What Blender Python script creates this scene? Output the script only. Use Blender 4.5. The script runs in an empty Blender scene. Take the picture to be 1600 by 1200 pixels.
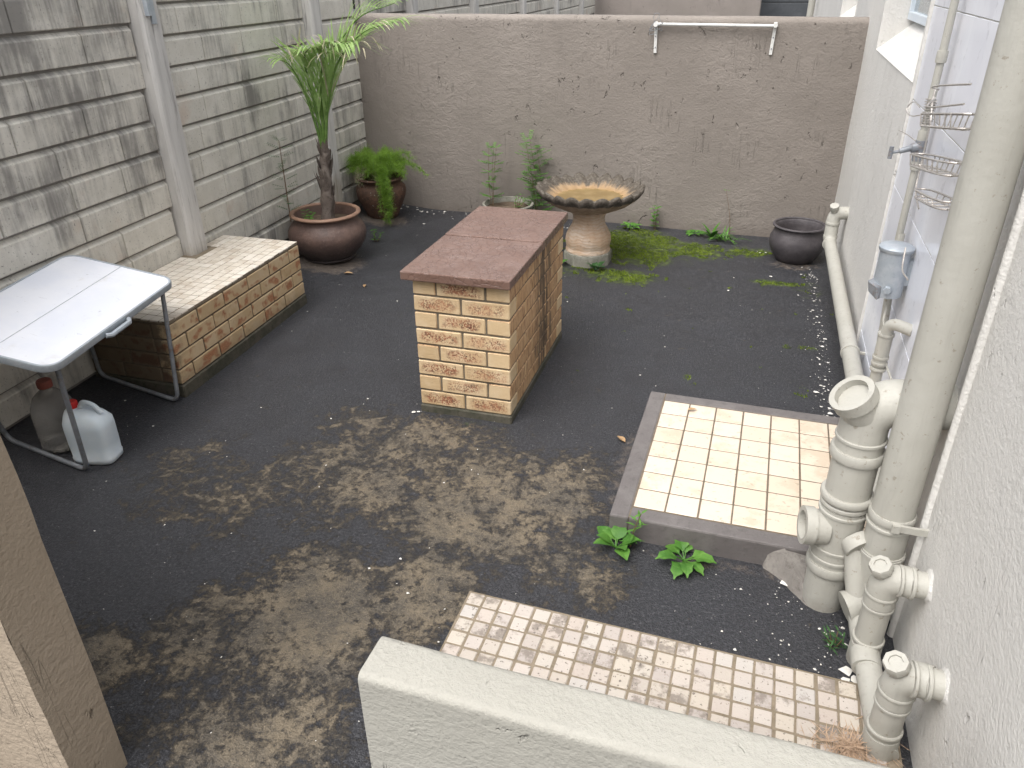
import bpy, bmesh, math, random
from mathutils import Vector, Matrix, Euler, noise as mnoise
random.seed(7)
sc = bpy.context.scene
COL = sc.collection

# ------------------------------------------------------------------ camera, sky, sun, exposure
cam = bpy.data.cameras.new('camera'); camo = bpy.data.objects.new('camera', cam); COL.objects.link(camo)
cam.sensor_fit = 'HORIZONTAL'; cam.sensor_width = 36; cam.lens = 1193.7 * 36 / 1600
cam.clip_start = .05; cam.clip_end = 500
camo.location = (1.3747, -2.9491, 1.8915); camo.rotation_euler = (1.0736, .0113, .2941)
sc.camera = camo
SUN_EL, SUN_AZ = math.radians(62), math.radians(203)
w = bpy.data.worlds.new('World'); sc.world = w; w.use_nodes = True
wn, wl = w.node_tree.nodes, w.node_tree.links
sky = wn.new('ShaderNodeTexSky'); sky.sky_type = 'NISHITA'; sky.sun_disc = False
sky.sun_elevation = SUN_EL; sky.sun_rotation = SUN_AZ; sky.air_density = 1.0; sky.dust_density = 6.0; sky.ozone_density = 1.0
hs = wn.new('ShaderNodeHueSaturation'); hs.inputs['Saturation'].default_value = .22
wl.new(sky.outputs[0], hs.inputs['Color']); wl.new(hs.outputs[0], wn['Background'].inputs[0])
wn['Background'].inputs[1].default_value = .15
sl = bpy.data.lights.new('sun', 'SUN'); sl.energy = .75; sl.angle = math.radians(70); sl.color = (1, .97, .93)
so = bpy.data.objects.new('sun', sl); COL.objects.link(so)
sdir = Vector((math.sin(SUN_AZ) * math.cos(SUN_EL), math.cos(SUN_AZ) * math.cos(SUN_EL), math.sin(SUN_EL)))
so.rotation_euler = sdir.to_track_quat('Z', 'Y').to_euler(); so.location = (0, 0, 8)
vs = sc.view_settings; vs.view_transform = 'Standard'; vs.look = 'None'; vs.gamma = 1; vs.exposure = 1.0; vs.use_curve_mapping = False
sc.render.engine = 'CYCLES'; sc.cycles.max_bounces = 6; sc.cycles.diffuse_bounces = 4; sc.cycles.glossy_bounces = 2

# ------------------------------------------------------------------ material helpers
class Mt:
    def __init__(s, name, rough=.8, spec=.3):
        s.m = bpy.data.materials.new(name); s.m.use_nodes = True
        s.t = s.m.node_tree; s.b = s.t.nodes['Principled BSDF']
        s.b.inputs['Roughness'].default_value = rough; s.b.inputs['Specular IOR Level'].default_value = spec
    def n(s, ty, **kw):
        nd = s.t.nodes.new(ty)
        for k, v in kw.items():
            if k.startswith('_'): setattr(nd, k[1:], v)
            else: s.put(nd.inputs[int(k[1:])] if k[0] == 'i' and k[1:].isdigit() else nd.inputs[k.replace('__', ' ')], v)
        return nd
    def put(s, sock, v):
        if hasattr(v, 'is_output') or isinstance(v, bpy.types.NodeSocket): s.t.links.new(v, sock)
        else:
            if sock.type == 'RGBA' and len(v) == 3: v = (*v, 1)
            sock.default_value = v
    def pos(s): return s.n('ShaderNodeNewGeometry').outputs['Position']
    def obj(s): return s.n('ShaderNodeTexCoord').outputs['Object']
    def rnd(s): return s.n('ShaderNodeObjectInfo').outputs['Random']
    def attr(s, nm): return s.n('ShaderNodeAttribute', _attribute_name=nm).outputs['Fac']
    def scl(s, v, sc_, off=None):
        nd = s.n('ShaderNodeMapping', Vector=v, Scale=sc_)
        if off is not None: s.put(nd.inputs['Location'], off)
        return nd.outputs[0]
    def noise(s, v, scale, detail=6, rough=.6, dist=0):
        return s.n('ShaderNodeTexNoise', Vector=v, Scale=scale, Detail=detail, Roughness=rough, Distortion=dist).outputs['Fac']
    def vor(s, v, scale, feat='F1', out='Distance', rnd=1.0):
        return s.n('ShaderNodeTexVoronoi', _feature=feat, Vector=v, Scale=scale, Randomness=rnd).outputs[out]
    def math(s, op, a, b=0., c=0.):
        return s.n('ShaderNodeMath', _operation=op, i0=a, i1=b, i2=c).outputs[0]
    def ss(s, x, a, b):   # smoothstep map to 0..1
        nd = s.n('ShaderNodeMapRange', _interpolation_type='SMOOTHSTEP', Value=x); s.put(nd.inputs[1], a); s.put(nd.inputs[2], b)
        return nd.outputs[0]
    def mix(s, f, a, b, blend='MIX'):
        nd = s.n('ShaderNodeMix', _data_type='RGBA', _blend_type=blend)
        s.put(nd.inputs[0], f); s.put(nd.inputs[6], a); s.put(nd.inputs[7], b)
        return nd.outputs[2]
    def ramp(s, f, stops):
        nd = s.n('ShaderNodeValToRGB', Fac=f); e = nd.color_ramp.elements
        while len(e) < len(stops): e.new(.5)
        for el, (p, c) in zip(e, stops): el.position = p; el.color = (*c, 1)
        return nd.outputs[0]
    def sep(s, v): return s.n('ShaderNodeSeparateXYZ', Vector=v).outputs
    def addv(s, v, r, k=37.):
        o = s.n('ShaderNodeVectorMath', _operation='SCALE', i0=(1, .7, 1.3)); s.put(o.inputs[3], s.math('MULTIPLY', r, k))
        return s.n('ShaderNodeVectorMath', _operation='ADD', i0=v, i1=o.outputs[0]).outputs[0]
    def bump(s, h, dist, strength=1.):
        add = s.math('MULTIPLY', h, dist*strength)
        if not hasattr(s, 'bn'):
            s.bn = s.n('ShaderNodeBump', Height=add, Distance=1., Strength=1.); s.t.links.new(s.bn.outputs[0], s.b.inputs['Normal']); s.acc = add
        else:
            s.acc = s.math('ADD', s.acc, add); s.t.links.new(s.acc, s.bn.inputs['Height'])
    def col(s, c): s.put(s.b.inputs['Base Color'], c)
    def rough(s, r): s.put(s.b.inputs['Roughness'], r)

MATS = {}
def plaster(name, c, c2, pit=1., groove=1., stain=None, tro=1.):
    m = Mt(name, .75, .25); p = m.pos()
    big = m.noise(p, 1.6, 4, .6); mid = m.noise(p, 13, 5, .65); fine = m.noise(p, 75, 4, .65)
    k = m.mix(m.ss(big, .35, .7), c, c2)
    k = m.mix(m.math('MULTIPLY', m.ss(mid, .52, .75), .6), k, tuple(x * .9 for x in c2))
    msk = m.ss(m.noise(p, 2.6, 3), .43, .56)
    chip = m.noise(m.scl(p, (21, 21, 13)), 1, 3, .55, .3)
    pits = m.math('MULTIPLY', m.ss(chip, .66, .715), msk)
    gr = m.noise(m.scl(p, (30, 30, 1.3)), 1, 2, .5, .3)
    gr = m.math('MULTIPLY', m.ss(m.math('ABSOLUTE', m.math('SUBTRACT', gr, .56)), .008, .0), m.math('MULTIPLY', m.ss(m.noise(p, 3.1, 2), .54, .62), m.ss(m.math('ABSOLUTE', m.sep(m.n('ShaderNodeNewGeometry').outputs['Normal'])[2]), .5, .2)))
    trow = m.noise(m.scl(p, (17, 17, 24)), 1, 4, .62, .6)
    k = m.mix(m.math('MULTIPLY', pits, .28*pit), k, tuple(x * .5 for x in c))
    run = m.ss(m.noise(m.scl(p, (11, 11, .9)), 1, 6, .65), .54, .74)
    k = m.mix(m.math('MULTIPLY', run, .22), k, tuple(x * .62 for x in c))
    if stain:
        zz = m.sep(p)[2]
        f = m.math('MULTIPLY', m.ss(m.math('ADD', zz, m.math('MULTIPLY', mid, .2)), .22, .05), .5)
        k = m.mix(f, k, stain)
    m.col(k)
    m.bump(m.math('MULTIPLY', trow, m.ss(big, .3, .7)), .0065*tro); m.bump(mid, .004*tro); m.bump(fine, .0045)
    m.bump(pits, -.012*pit); m.bump(gr, -.003*groove)
    MATS[name] = m.m; return m.m
plaster('taupe_plaster', (.213, .188, .166), (.242, .214, .190), stain=(.145, .122, .103), tro=1.3, pit=.9)
plaster('grey_plaster', (.61, .595, .565), (.65, .635, .605), tro=.5, pit=.3)
plaster('cream_plaster', (.335, .325, .288), (.37, .36, .322), pit=.35, groove=3., tro=.7)
plaster('brown_plaster', (.30, .245, .185), (.34, .28, .215))
plaster('far_taupe', (.22, .195, .175), (.25, .22, .20))

# asphalt, with the worn patches, moss stain and dust carried as fields on the sheet
m = Mt('asphalt', .62, .4); p = m.pos()
g1 = m.noise(p, 210, 3, .75); g2 = m.noise(p, 4, 5, .65); g3 = m.vor(p, 150)
dark = m.mix(m.ss(g1, .33, .72), (.014, .014, .017), (.054, .055, .061))
dark = m.mix(m.math('MULTIPLY', m.ss(g2, .4, .7), .5), dark, (.036, .037, .043))
g4 = m.noise(p, 85, 4, .8)
dark = m.mix(m.math('MULTIPLY', m.ss(g4, .50, .68), .8), dark, (.090, .090, .096))
dark = m.mix(m.math('MULTIPLY', m.ss(g4, .48, .34), .7), dark, (.014, .014, .016))
spk = m.ss(m.vor(m.addv(p, .3), 45), .15, .07)
dark = m.mix(m.math('MULTIPLY', spk, m.ss(m.noise(p, 30, 2), .52, .6)), dark, (.20, .195, .19))
wn1 = m.noise(p, 3.1, 9, .72, .25); wn2 = m.noise(p, 15, 8, .74, .4)
wf = m.math('ADD', m.math('ADD', m.attr('wear'), m.math('MULTIPLY', m.math('SUBTRACT', wn1, .5), 1.35)), m.math('MULTIPLY', m.math('SUBTRACT', wn2, .5), 1.7))
gr_ = m.noise(p, 34, 7, .8, .3)
wf = m.math('ADD', wf, m.math('MULTIPLY', m.math('SUBTRACT', gr_, .5), 1.2))
wear = m.ss(wf, .28, .66)
wc = m.mix(m.ss(m.noise(p, 5, 7, .72), .36, .64), (.092, .080, .064), (.190, .153, .105))
wc = m.mix(m.math('MULTIPLY', m.ss(gr_, .52, .34), .85), wc, (.036, .033, .031))
wc = m.mix(m.math('MULTIPLY', m.ss(m.noise(p, 70, 4, .8), .52, .70), .7), wc, (.25, .205, .145))
wc = m.mix(m.math('MULTIPLY', m.ss(m.noise(p, 120, 3, .7), .54, .7), .6), wc, (.25, .205, .145))
k = m.mix(m.math('MULTIPLY', wear, .85), dark, wc)
ms = m.ss(m.math('ADD', m.attr('moss'), m.math('MULTIPLY', m.math('SUBTRACT', m.noise(p, 11, 8, .72), .5), 2.2)), .36, .95)
k = m.mix(m.math('MULTIPLY', ms, .82), k, m.mix(m.ss(m.noise(p, 26, 5), .4, .65), (.028, .046, .010), (.135, .185, .020)))
du = m.ss(m.math('ADD', m.attr('dust'), m.math('MULTIPLY', m.math('SUBTRACT', m.noise(p, 26, 6, .7), .5), 1.2)), .4, .75)
k = m.mix(m.math('MULTIPLY', du, .75), k, (.15, .122, .10))
m.col(k); m.rough(m.mix(wear, m.mix(m.ss(g2, .3, .7), (.40, .40, .40), (.60, .60, .60)), (.78, .78, .78)))
m.bump(g3, .003); m.bump(g4, .005); m.bump(wear, .004); m.bump(wn2, .003); m.bump(gr_, .004)
MATS['asphalt'] = m.m

# precast concrete with black algae streaks
m = Mt('precast', .85, .2); p = m.pos(); r = m.rnd()
st = m.noise(m.scl(p, (1, 13, 1.3)), 1, 7, .62, .3); st2 = m.noise(m.scl(p, (1, 60, 4)), 1, 5, .6); cl = m.noise(p, 2.3, 6, .6)
base = m.mix(m.ss(m.noise(p, 9, 5), .35, .7), (.56, .535, .475), (.63, .605, .545))
base = m.mix(m.ss(m.noise(p, 3.1, 4), .58, .75), base, (.56, .49, .42))
d = m.math('ADD', m.math('MULTIPLY', m.math('SUBTRACT', st, .5), 1.5), m.math('MULTIPLY', m.math('SUBTRACT', cl, .5), 2.1))
d = m.math('ADD', d, m.math('MULTIPLY', m.math('SUBTRACT', r, .5), .16))
d = m.math('ADD', d, m.math('MULTIPLY', m.math('SUBTRACT', st2, .5), .6))
sx = m.sep(p); up = m.ss(sx[2], .6, 1.7); near = m.ss(sx[1], 1.2, -.2)
d = m.math('ADD', d, m.math('MULTIPLY', m.math('MULTIPLY', up, near), .42))
k = m.mix(m.math('MULTIPLY', m.ss(d, -.10, .62), .80), base, (.155, .148, .14))
k = m.mix(m.ss(m.noise(p, 90, 3), .6, .75), k, (.2, .19, .18))
m.col(k); m.bump(m.noise(p, 55, 6, .65), .004, .7); m.bump(m.noise(p, 300, 2), .001, .6)
MATS['precast'] = m.m
m = Mt('precast_post', .85, .2); p = m.pos()
k = m.mix(m.ss(m.noise(m.scl(p, (8, 30, 2)), 1, 6), .35, .7), (.57, .555, .53), (.46, .445, .425))
k = m.mix(m.math('MULTIPLY', m.ss(m.noise(m.scl(p, (40, 40, 3)), 1, 6, .65), .56, .7), .6), k, (.17, .16, .15))
k = m.mix(m.math('MULTIPLY', m.ss(m.math('ADD', m.sep(p)[2], m.math('MULTIPLY', m.noise(p, 20), .2)), .62, .46), .5), k, (.28, .22, .14))
m.col(k); m.bump(m.noise(p, 50, 6, .65), .004, .6); MATS['precast_post'] = m.m
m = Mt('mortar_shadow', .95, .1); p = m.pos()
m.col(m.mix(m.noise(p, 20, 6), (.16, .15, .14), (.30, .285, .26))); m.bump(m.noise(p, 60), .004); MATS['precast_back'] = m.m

def facebrick(name, mode):
    m = Mt(name, .7, .3); o = m.obj(); r = m.rnd(); v = m.addv(o, r)
    tan = m.mix(r, (.57, .425, .255), (.50, .36, .205))
    tan = m.mix(m.ss(m.noise(v, 11, 5), .4, .7), tan, (.60, .465, .30))
    nx = m.math('ABSOLUTE', m.sep(m.n('ShaderNodeTexCoord').outputs['Normal'])[0])
    x = m.math('ABSOLUTE', m.sep(o)[0]); z = m.math('ABSOLUTE', m.sep(o)[2])
    hl = m.attr('hl')
    if mode == 'speckle':
        wob = m.math('MULTIPLY', m.math('SUBTRACT', m.noise(v, 24, 3), .5), .07)
        e = m.math('MULTIPLY', m.ss(m.math('ADD', m.math('SUBTRACT', x, .09), wob), .014, -.03), m.ss(m.math('ADD', z, m.math('MULTIPLY', wob, .4)), .036, .014))
        nz = m.noise(v, 135, 3, .7); cl = m.noise(v, 26, 4)
        f = m.ss(m.math('ADD', nz, m.math('MULTIPLY', m.math('SUBTRACT', cl, .5), .5)), .465, .535)
        f = m.math('MULTIPLY', f, e)
        dk = m.mix(m.ss(m.noise(v, 60), .4, .6), (.27, .10, .055), (.085, .04, .03))
        k = m.mix(m.math('MULTIPLY', f, m.ss(m.math('FRACT', m.math('MULTIPLY', r, 7.3)), -.6, .4)), tan, dk)
        wash = m.math('MULTIPLY', e, m.ss(m.noise(v, 14, 4), .42, .65))
        k = m.mix(m.math('MULTIPLY', wash, .4), k, (.44, .23, .13))
    elif mode == 'streak':
        nz = m.noise(m.scl(v, (90, 90, 14)), 1, 4, .65)
        f = m.ss(nz, .5, .62)
        k = m.mix(m.math('MULTIPLY', f, .75), m.mix(.55, tan, (.42, .22, .10)), (.16, .07, .035))
        k = m.mix(m.ss(nx, .6, .8), k, tan)
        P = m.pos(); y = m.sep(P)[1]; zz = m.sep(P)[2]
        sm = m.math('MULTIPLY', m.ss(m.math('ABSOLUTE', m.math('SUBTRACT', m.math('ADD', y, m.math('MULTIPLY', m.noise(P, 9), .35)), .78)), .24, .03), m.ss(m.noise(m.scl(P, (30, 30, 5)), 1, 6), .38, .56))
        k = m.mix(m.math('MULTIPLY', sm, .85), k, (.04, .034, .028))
    elif mode == 'blotch':
        nz = m.noise(v, 15, 2, .5); f = m.math('MULTIPLY', m.ss(nz, .50, .64), m.ss(z, .038, .018))
        sp = m.noise(v, 160, 3)
        k = m.mix(m.math('MULTIPLY', f, .8), tan, m.mix(m.ss(sp, .4, .6), (.44, .18, .085), (.27, .09, .045)))
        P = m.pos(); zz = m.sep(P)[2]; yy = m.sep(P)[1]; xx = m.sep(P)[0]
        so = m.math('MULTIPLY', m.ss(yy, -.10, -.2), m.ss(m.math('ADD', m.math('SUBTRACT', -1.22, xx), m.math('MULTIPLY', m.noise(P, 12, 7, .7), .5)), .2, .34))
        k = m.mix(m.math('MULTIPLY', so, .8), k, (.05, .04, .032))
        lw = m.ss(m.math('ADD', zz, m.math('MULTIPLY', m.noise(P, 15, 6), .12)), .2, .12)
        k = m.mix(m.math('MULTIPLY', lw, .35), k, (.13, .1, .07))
    else:
        k = m.mix(m.math('MULTIPLY', m.ss(m.noise(m.scl(v, (120, 120, 22)), 1, 3), .55, .68), .45), m.mix(.3, tan, (.56, .44, .26)), (.34, .23, .12))
    m.col(k); m.bump(m.noise(v, 70, 5, .65), .003, .7); m.bump(m.noise(v, 300, 2), .001, .6)
    MATS[name] = m.m
for nm, md in (('brick_speckled', 'speckle'), ('brick_streaked', 'streak'), ('brick_blotched', 'blotch'), ('brick_plain', 'plain')): facebrick(nm, md)

def stone(name, a, b, dirt, rough=.75, ns=6., amount=.5, spec=.3, bm=.003):
    m = Mt(name, rough, spec); p = m.pos()
    k = m.mix(m.ss(m.noise(p, ns, 6, .65), .35, .68), a, b)
    k = m.mix(m.math('MULTIPLY', m.ss(m.noise(p, ns * 3.7, 8, .7, .4), .5, .68), amount), k, dirt)
    m.col(k); m.bump(m.noise(p, min(ns * 12, 160), 5, .65), min(bm, .3 / min(ns * 12, 160)), .8); MATS[name] = m.m; return m
stone('mortar', (.16, .132, .097), (.12, .098, .072), (.065, .054, .04), .95, 9)
stone('plinth', (.10, .09, .07), (.055, .055, .04), (.03, .035, .018), .9, 12, .7)
stone('kerb_brown', (.128, .116, .112), (.160, .147, .142), (.08, .074, .07), .6, 8, .5, .35)
stone('grout', (.25, .205, .15), (.19, .155, .11), (.11, .09, .065), .95, 20)
stone('grout_dark', (.17, .135, .10), (.12, .10, .075), (.07, .055, .045), .95, 20)
def pipemat(name, a, b):
    m = Mt(name, .5, .35); p = m.pos()
    k = m.mix(m.ss(m.noise(p, 4, 5), .35, .7), a, b)
    k = m.mix(m.math('MULTIPLY', m.ss(m.noise(m.scl(p, (30, 30, 4)), 1, 6, .65), .5, .72), .30), k, tuple(x*.72 for x in a))
    k = m.mix(m.math('MULTIPLY', m.ss(m.noise(p, 40, 6, .72), .60, .68), .6), k, (.20, .165, .12))
    k = m.mix(m.math('MULTIPLY', m.ss(m.math('ADD', m.sep(p)[2], m.math('MULTIPLY', m.noise(p, 16, 6), .14)), .13, .05), .5), k, (.20, .18, .15))
    m.col(k); m.rough(m.mix(m.noise(p, 12, 4), (.42, .42, .42), (.62, .62, .62))); m.bump(m.noise(p, 35, 4), .0018); m.bump(m.noise(m.scl(p, (90, 90, 9)), 1, 3), .0007); MATS[name] = m.m
pipemat('pipe_paint', (.375, .365, .325), (.41, .40, .36)); pipemat('pipe_white', (.385, .375, .335), (.415, .405, .365))
stone('galvanised', (.36, .40, .44), (.44, .47, .50), (.27, .31, .36), .45, 22, .5, .5, .0006).b.inputs['Metallic'].default_value = .35
stone('steel_wire', (.45, .42, .39), (.55, .53, .5), (.32, .22, .15), .4, 60, .5).b.inputs['Metallic'].default_value = .6
stone('tube_steel', (.20, .215, .235), (.28, .295, .315), (.17, .09, .05), .5, 14, .5, .4, .0008).b.inputs['Metallic'].default_value = .25
m = Mt('terracotta', .5, .4); p = m.obj(); zz = m.sep(p)[2]
k = m.mix(m.ss(m.noise(p, 8, 6, .68), .35, .68), (.095, .062, .053), (.145, .092, .074))
k = m.mix(m.ss(m.math('ADD', zz, m.math('MULTIPLY', m.noise(p, 5, 5), .12)), .30, .09), k, (.045, .037, .037))  # body colour gets darker towards the foot
k = m.mix(m.math('MULTIPLY', m.ss(m.noise(p, 60, 5, .7), .55, .72), .45), k, (.27, .19, .155))
m.col(k); m.rough(m.mix(m.noise(p, 14, 5), (.36, .36, .36), (.66, .66, .66))); m.bump(m.noise(p, 45, 5, .65), .004); MATS['terracotta'] = m.m
stone('terracotta_rim', (.25, .15, .105), (.29, .175, .12), (.14, .085, .06), .5, 9, .5, .4, .002)
m = Mt('old_clay', .8, .25); p = m.obj()
k = m.mix(m.ss(m.noise(p, 9, 7, .7), .35, .68), (.075, .045, .033), (.15, .082, .055))
k = m.mix(m.math('MULTIPLY', m.ss(m.noise(p, 19, 7, .72), .5, .66), .7), k, (.04, .034, .028))
k = m.mix(m.math('MULTIPLY', m.math('MULTIPLY', m.ss(m.vor(p, 42), .26, .12), m.ss(m.noise(p, 12, 3), .48, .58)), .8), k, (.26, .25, .21))
m.col(k); m.bump(m.noise(p, 50, 6, .7), .005); MATS['old_clay'] = m.m
stone('black_pot', (.052, .046, .05), (.085, .076, .08), (.035, .031, .034), .6, 9, .5, .4, .002)
stone('soil', (.10, .072, .05), (.15, .115, .085), (.05, .036, .026), .95, 25, .6, .2, .008)
stone('trunk_husk', (.13, .105, .09), (.19, .16, .14), (.045, .036, .03), .9, 14, .7, .2, .006)
stone('stem_brown', (.13, .085, .05), (.17, .11, .06), (.09, .06, .035), .8, 30)
stone('rough_mortar', (.18, .165, .15), (.25, .232, .21), (.10, .09, .08), .85, 12, .6, .2, .006)
stone('coir', (.40, .28, .19), (.48, .35, .25), (.25, .17, .11), .95, 40)
stone('paint_flake', (.62, .60, .55), (.7, .68, .64), (.5, .47, .42), .8, 40)
stone('white_enamel', (.60, .60, .58), (.66, .65, .63), (.35, .33, .3), .5, 14, .3)
stone('dry_leaf', (.30, .19, .10), (.36, .24, .13), (.16, .09, .05), .8, 40)
stone('red_plastic', (.55, .022, .02), (.60, .03, .025), (.45, .02, .02), .4, 10, .3)
stone('brown_plastic', (.22, .06, .045), (.26, .08, .06), (.12, .05, .04), .5, 20, .5)
stone('dark_void', (.055, .06, .066), (.075, .08, .087), (.04, .045, .05), .7, 3)
stone('curtain', (.33, .36, .36), (.38, .40, .40), (.28, .31, .31), .9, 4)
stone('frame_paint', (.60, .66, .72), (.66, .71, .76), (.5, .56, .62), .45, 8, .3)

# cast concrete slab painted brown, crazed like slate
m = Mt('slab_brown', .42, .45); p = m.pos()
pd = m.n('ShaderNodeVectorMath', _operation='ADD', i0=p, i1=m.n('ShaderNodeVectorMath', _operation='SCALE', i0=m.n('ShaderNodeTexNoise', Vector=p, Scale=9., Detail=4.).outputs['Color'], Scale=.07).outputs[0]).outputs[0]
e1 = m.vor(pd, 26, 'DISTANCE_TO_EDGE'); e2 = m.vor(pd, 60, 'DISTANCE_TO_EDGE')
l1 = m.math('MULTIPLY', m.ss(e1, .07, .01), m.ss(m.noise(p, 6, 3), .15, .55)); l2 = m.math('MULTIPLY', m.ss(e2, .09, .02), m.ss(m.noise(p, 8, 4), .46, .58))
k = m.mix(m.ss(m.noise(p, 5, 7, .65), .35, .7), (.145, .088, .069), (.182, .115, .092))
k = m.mix(m.math('MULTIPLY', m.ss(m.noise(p, 9, 7, .7), .54, .7), .4), k, (.24, .17, .145))
k = m.mix(m.math('MULTIPLY', l1, .30), k, (.095, .052, .042))
m.col(k); m.rough(m.mix(m.ss(m.noise(p, 11, 6), .4, .65), (.26, .26, .26), (.48, .48, .48)))
m.bump(l1, -.0012); m.bump(m.noise(p, 30, 4), .0012)
MATS['slab_brown'] = m.m

def tilemat(name, cols, dirt, rough, amt, spec=.5, sc_=9., pores=True):
    m = Mt(name, rough, spec); o = m.pos(); r = m.rnd(); v = m.addv(o, r, 3.)
    k = m.ramp(r, [(i / max(1, len(cols) - 1), c) for i, c in enumerate(cols)])
    f = m.math('ADD', m.noise(v, sc_ * 2, 7, .7), m.math('MULTIPLY', m.math('SUBTRACT', m.math('FRACT', m.math('MULTIPLY', r, 11.7)), .5), .22))
    k = m.mix(m.math('MULTIPLY', m.ss(f, .52, .68), amt), k, dirt)
    k = m.mix(m.math('MULTIPLY', m.ss(m.noise(v, sc_ * 9, 4), .60, .68), amt), k, tuple(x * .6 for x in dirt))
    m.col(k); m.bump(m.noise(v, sc_ * 14, 5, .65), .0016 if pores else .0004, .7)
    MATS[name] = m.m
tilemat('travertine', [(.43, .37, .325), (.49, .44, .395), (.40, .355, .325), (.485, .43, .36), (.45, .42, .395)], (.20, .17, .145), .65, .85, .3)
tilemat('bench_tile', [(.62, .57, .49), (.68, .63, .56), (.58, .52, .44), (.66, .61, .53)], (.36, .27, .18), .6, .45, .35, 3.5)
tilemat('cream_tile', [(.62, .525, .42), (.66, .565, .46), (.60, .495, .39), (.65, .545, .435)], (.44, .35, .25), .30, .5, .5, 5., False)
tilemat('white_tile', [(.76, .78, .85), (.80, .82, .88), (.78, .80, .86)], (.62, .63, .70), .18, .3, .5, 2., False)

m = Mt('table_white', .42, .45); p = m.pos()
k = m.mix(m.ss(m.noise(p, 3, 5), .4, .65), (.62, .645, .71), (.68, .695, .74))
sc1 = m.ss(m.noise(m.scl(p, (8, 60, 8)), 1, 6, .7), .64, .7); sc2 = m.ss(m.noise(p, 22, 8, .75), .63, .69)
k = m.mix(m.math('MULTIPLY', m.math('MAXIMUM', sc1, sc2), .55), k, (.30, .29, .30))
k = m.mix(m.math('MULTIPLY', m.ss(m.noise(p, 5, 6, .7), .58, .72), .35), k, (.46, .43, .38))
m.col(k); MATS['table_white'] = m.m

m = Mt('jug_plastic', .35, .45); p = m.obj()
m.col(m.mix(m.ss(m.noise(p, 8, 4), .4, .7), (.60, .67, .72), (.68, .73, .76)))
m.b.inputs['Subsurface Weight'].default_value = .35; m.b.inputs['Subsurface Radius'].default_value = (.04, .05, .06); m.b.inputs['Subsurface Scale'].default_value = .6
MATS['jug_plastic'] = m.m
m = Mt('bottle_plastic', .2, .5); p = m.pos()
m.col(m.mix(m.ss(m.noise(p, 9, 3), .45, .75), (.80, .78, .74), (.66, .63, .58)))
m.b.inputs['Transmission Weight'].default_value = .8; m.b.inputs['IOR'].default_value = 1.06
MATS['bottle_plastic'] = m.m
m = Mt('glass', .05, .5); m.col((.75, .8, .82)); m.b.inputs['Transmission Weight'].default_value = .85; m.b.inputs['IOR'].default_value = 1.45; MATS['glass'] = m.m
m = Mt('murky_water', .12, .5); p = m.pos()
m.col(m.mix(m.ss(m.noise(p, 9, 6), .4, .7), (.20, .135, .055), (.27, .19, .085))); m.bump(m.noise(p, 12, 2), .002, .3); MATS['murky_water'] = m.m

# bird bath: weathered cast stone, ochre inside, blackened rim
m = Mt('bowl_stone', .7, .3); p = m.obj(); s3 = m.sep(p)
rad = m.math('SQRT', m.math('ADD', m.math('MULTIPLY', s3[0], s3[0]), m.math('MULTIPLY', s3[1], s3[1])))
dirv = m.n('ShaderNodeVectorMath', _operation='NORMALIZE', i0=m.scl(p, (1, 1, 0))).outputs[0]
nz = m.math('ADD', m.math('MULTIPLY', m.noise(p, 11, 7, .7), .5), m.math('MULTIPLY', m.noise(dirv, 9, 5, .75), .5))
inner = m.mix(m.ss(m.math('ADD', rad, m.math('MULTIPLY', m.math('SUBTRACT', nz, .5), .16)), .19, .33), (.27, .165, .07), (.33, .24, .155))
nrm = m.sep(m.n('ShaderNodeNewGeometry').outputs['Normal'])[2]
outer = m.mix(m.ss(m.noise(p, 19, 6), .4, .7), (.44, .32, .235), (.30, .21, .15))
k = m.mix(m.ss(nrm, -.1, .15), outer, inner)
blk = m.ss(m.math('ADD', rad, m.math('MULTIPLY', m.math('SUBTRACT', nz, .5), .30)), .258, .312)
blk = m.math('MAXIMUM', m.math('MULTIPLY', blk, m.ss(nrm, -.25, .1)), m.ss(m.math('ADD', rad, m.math('MULTIPLY', m.math('SUBTRACT', nz, .5), .08)), .330, .350))
k = m.mix(m.math('MULTIPLY', blk, .9), k, m.mix(m.ss(m.noise(p, 60, 5), .4, .7), (.036, .033, .029), (.105, .098, .086)))
m.col(k); m.bump(m.noise(p, 55, 6, .7), .005, .8); MATS['bowl_stone'] = m.m
m = Mt('pedestal_stone', .7, .3); p = m.obj()
wv = m.n('ShaderNodeTexWave', _wave_type='BANDS', _bands_direction='Z', Vector=p, Scale=14., Distortion=9., Detail=4.).outputs['Fac']
k = m.mix(m.ss(m.noise(p, 8, 6), .35, .7), (.50, .36, .25), (.56, .46, .37))
k = m.mix(m.math('MULTIPLY', m.ss(wv, .55, .95), .3), k, (.40, .225, .12))
k = m.mix(m.math('MULTIPLY', m.ss(m.noise(p, 24, 7, .7), .56, .72), .6), k, (.20, .16, .12))
m.col(k); m.bump(wv, .002, .6); m.bump(m.noise(p, 60, 5), .003, .6); MATS['pedestal_stone'] = m.m
stone('mossy_concrete', (.20, .195, .165), (.27, .26, .225), (.085, .095, .06), .9, 14, .7, .2, .005)

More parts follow.
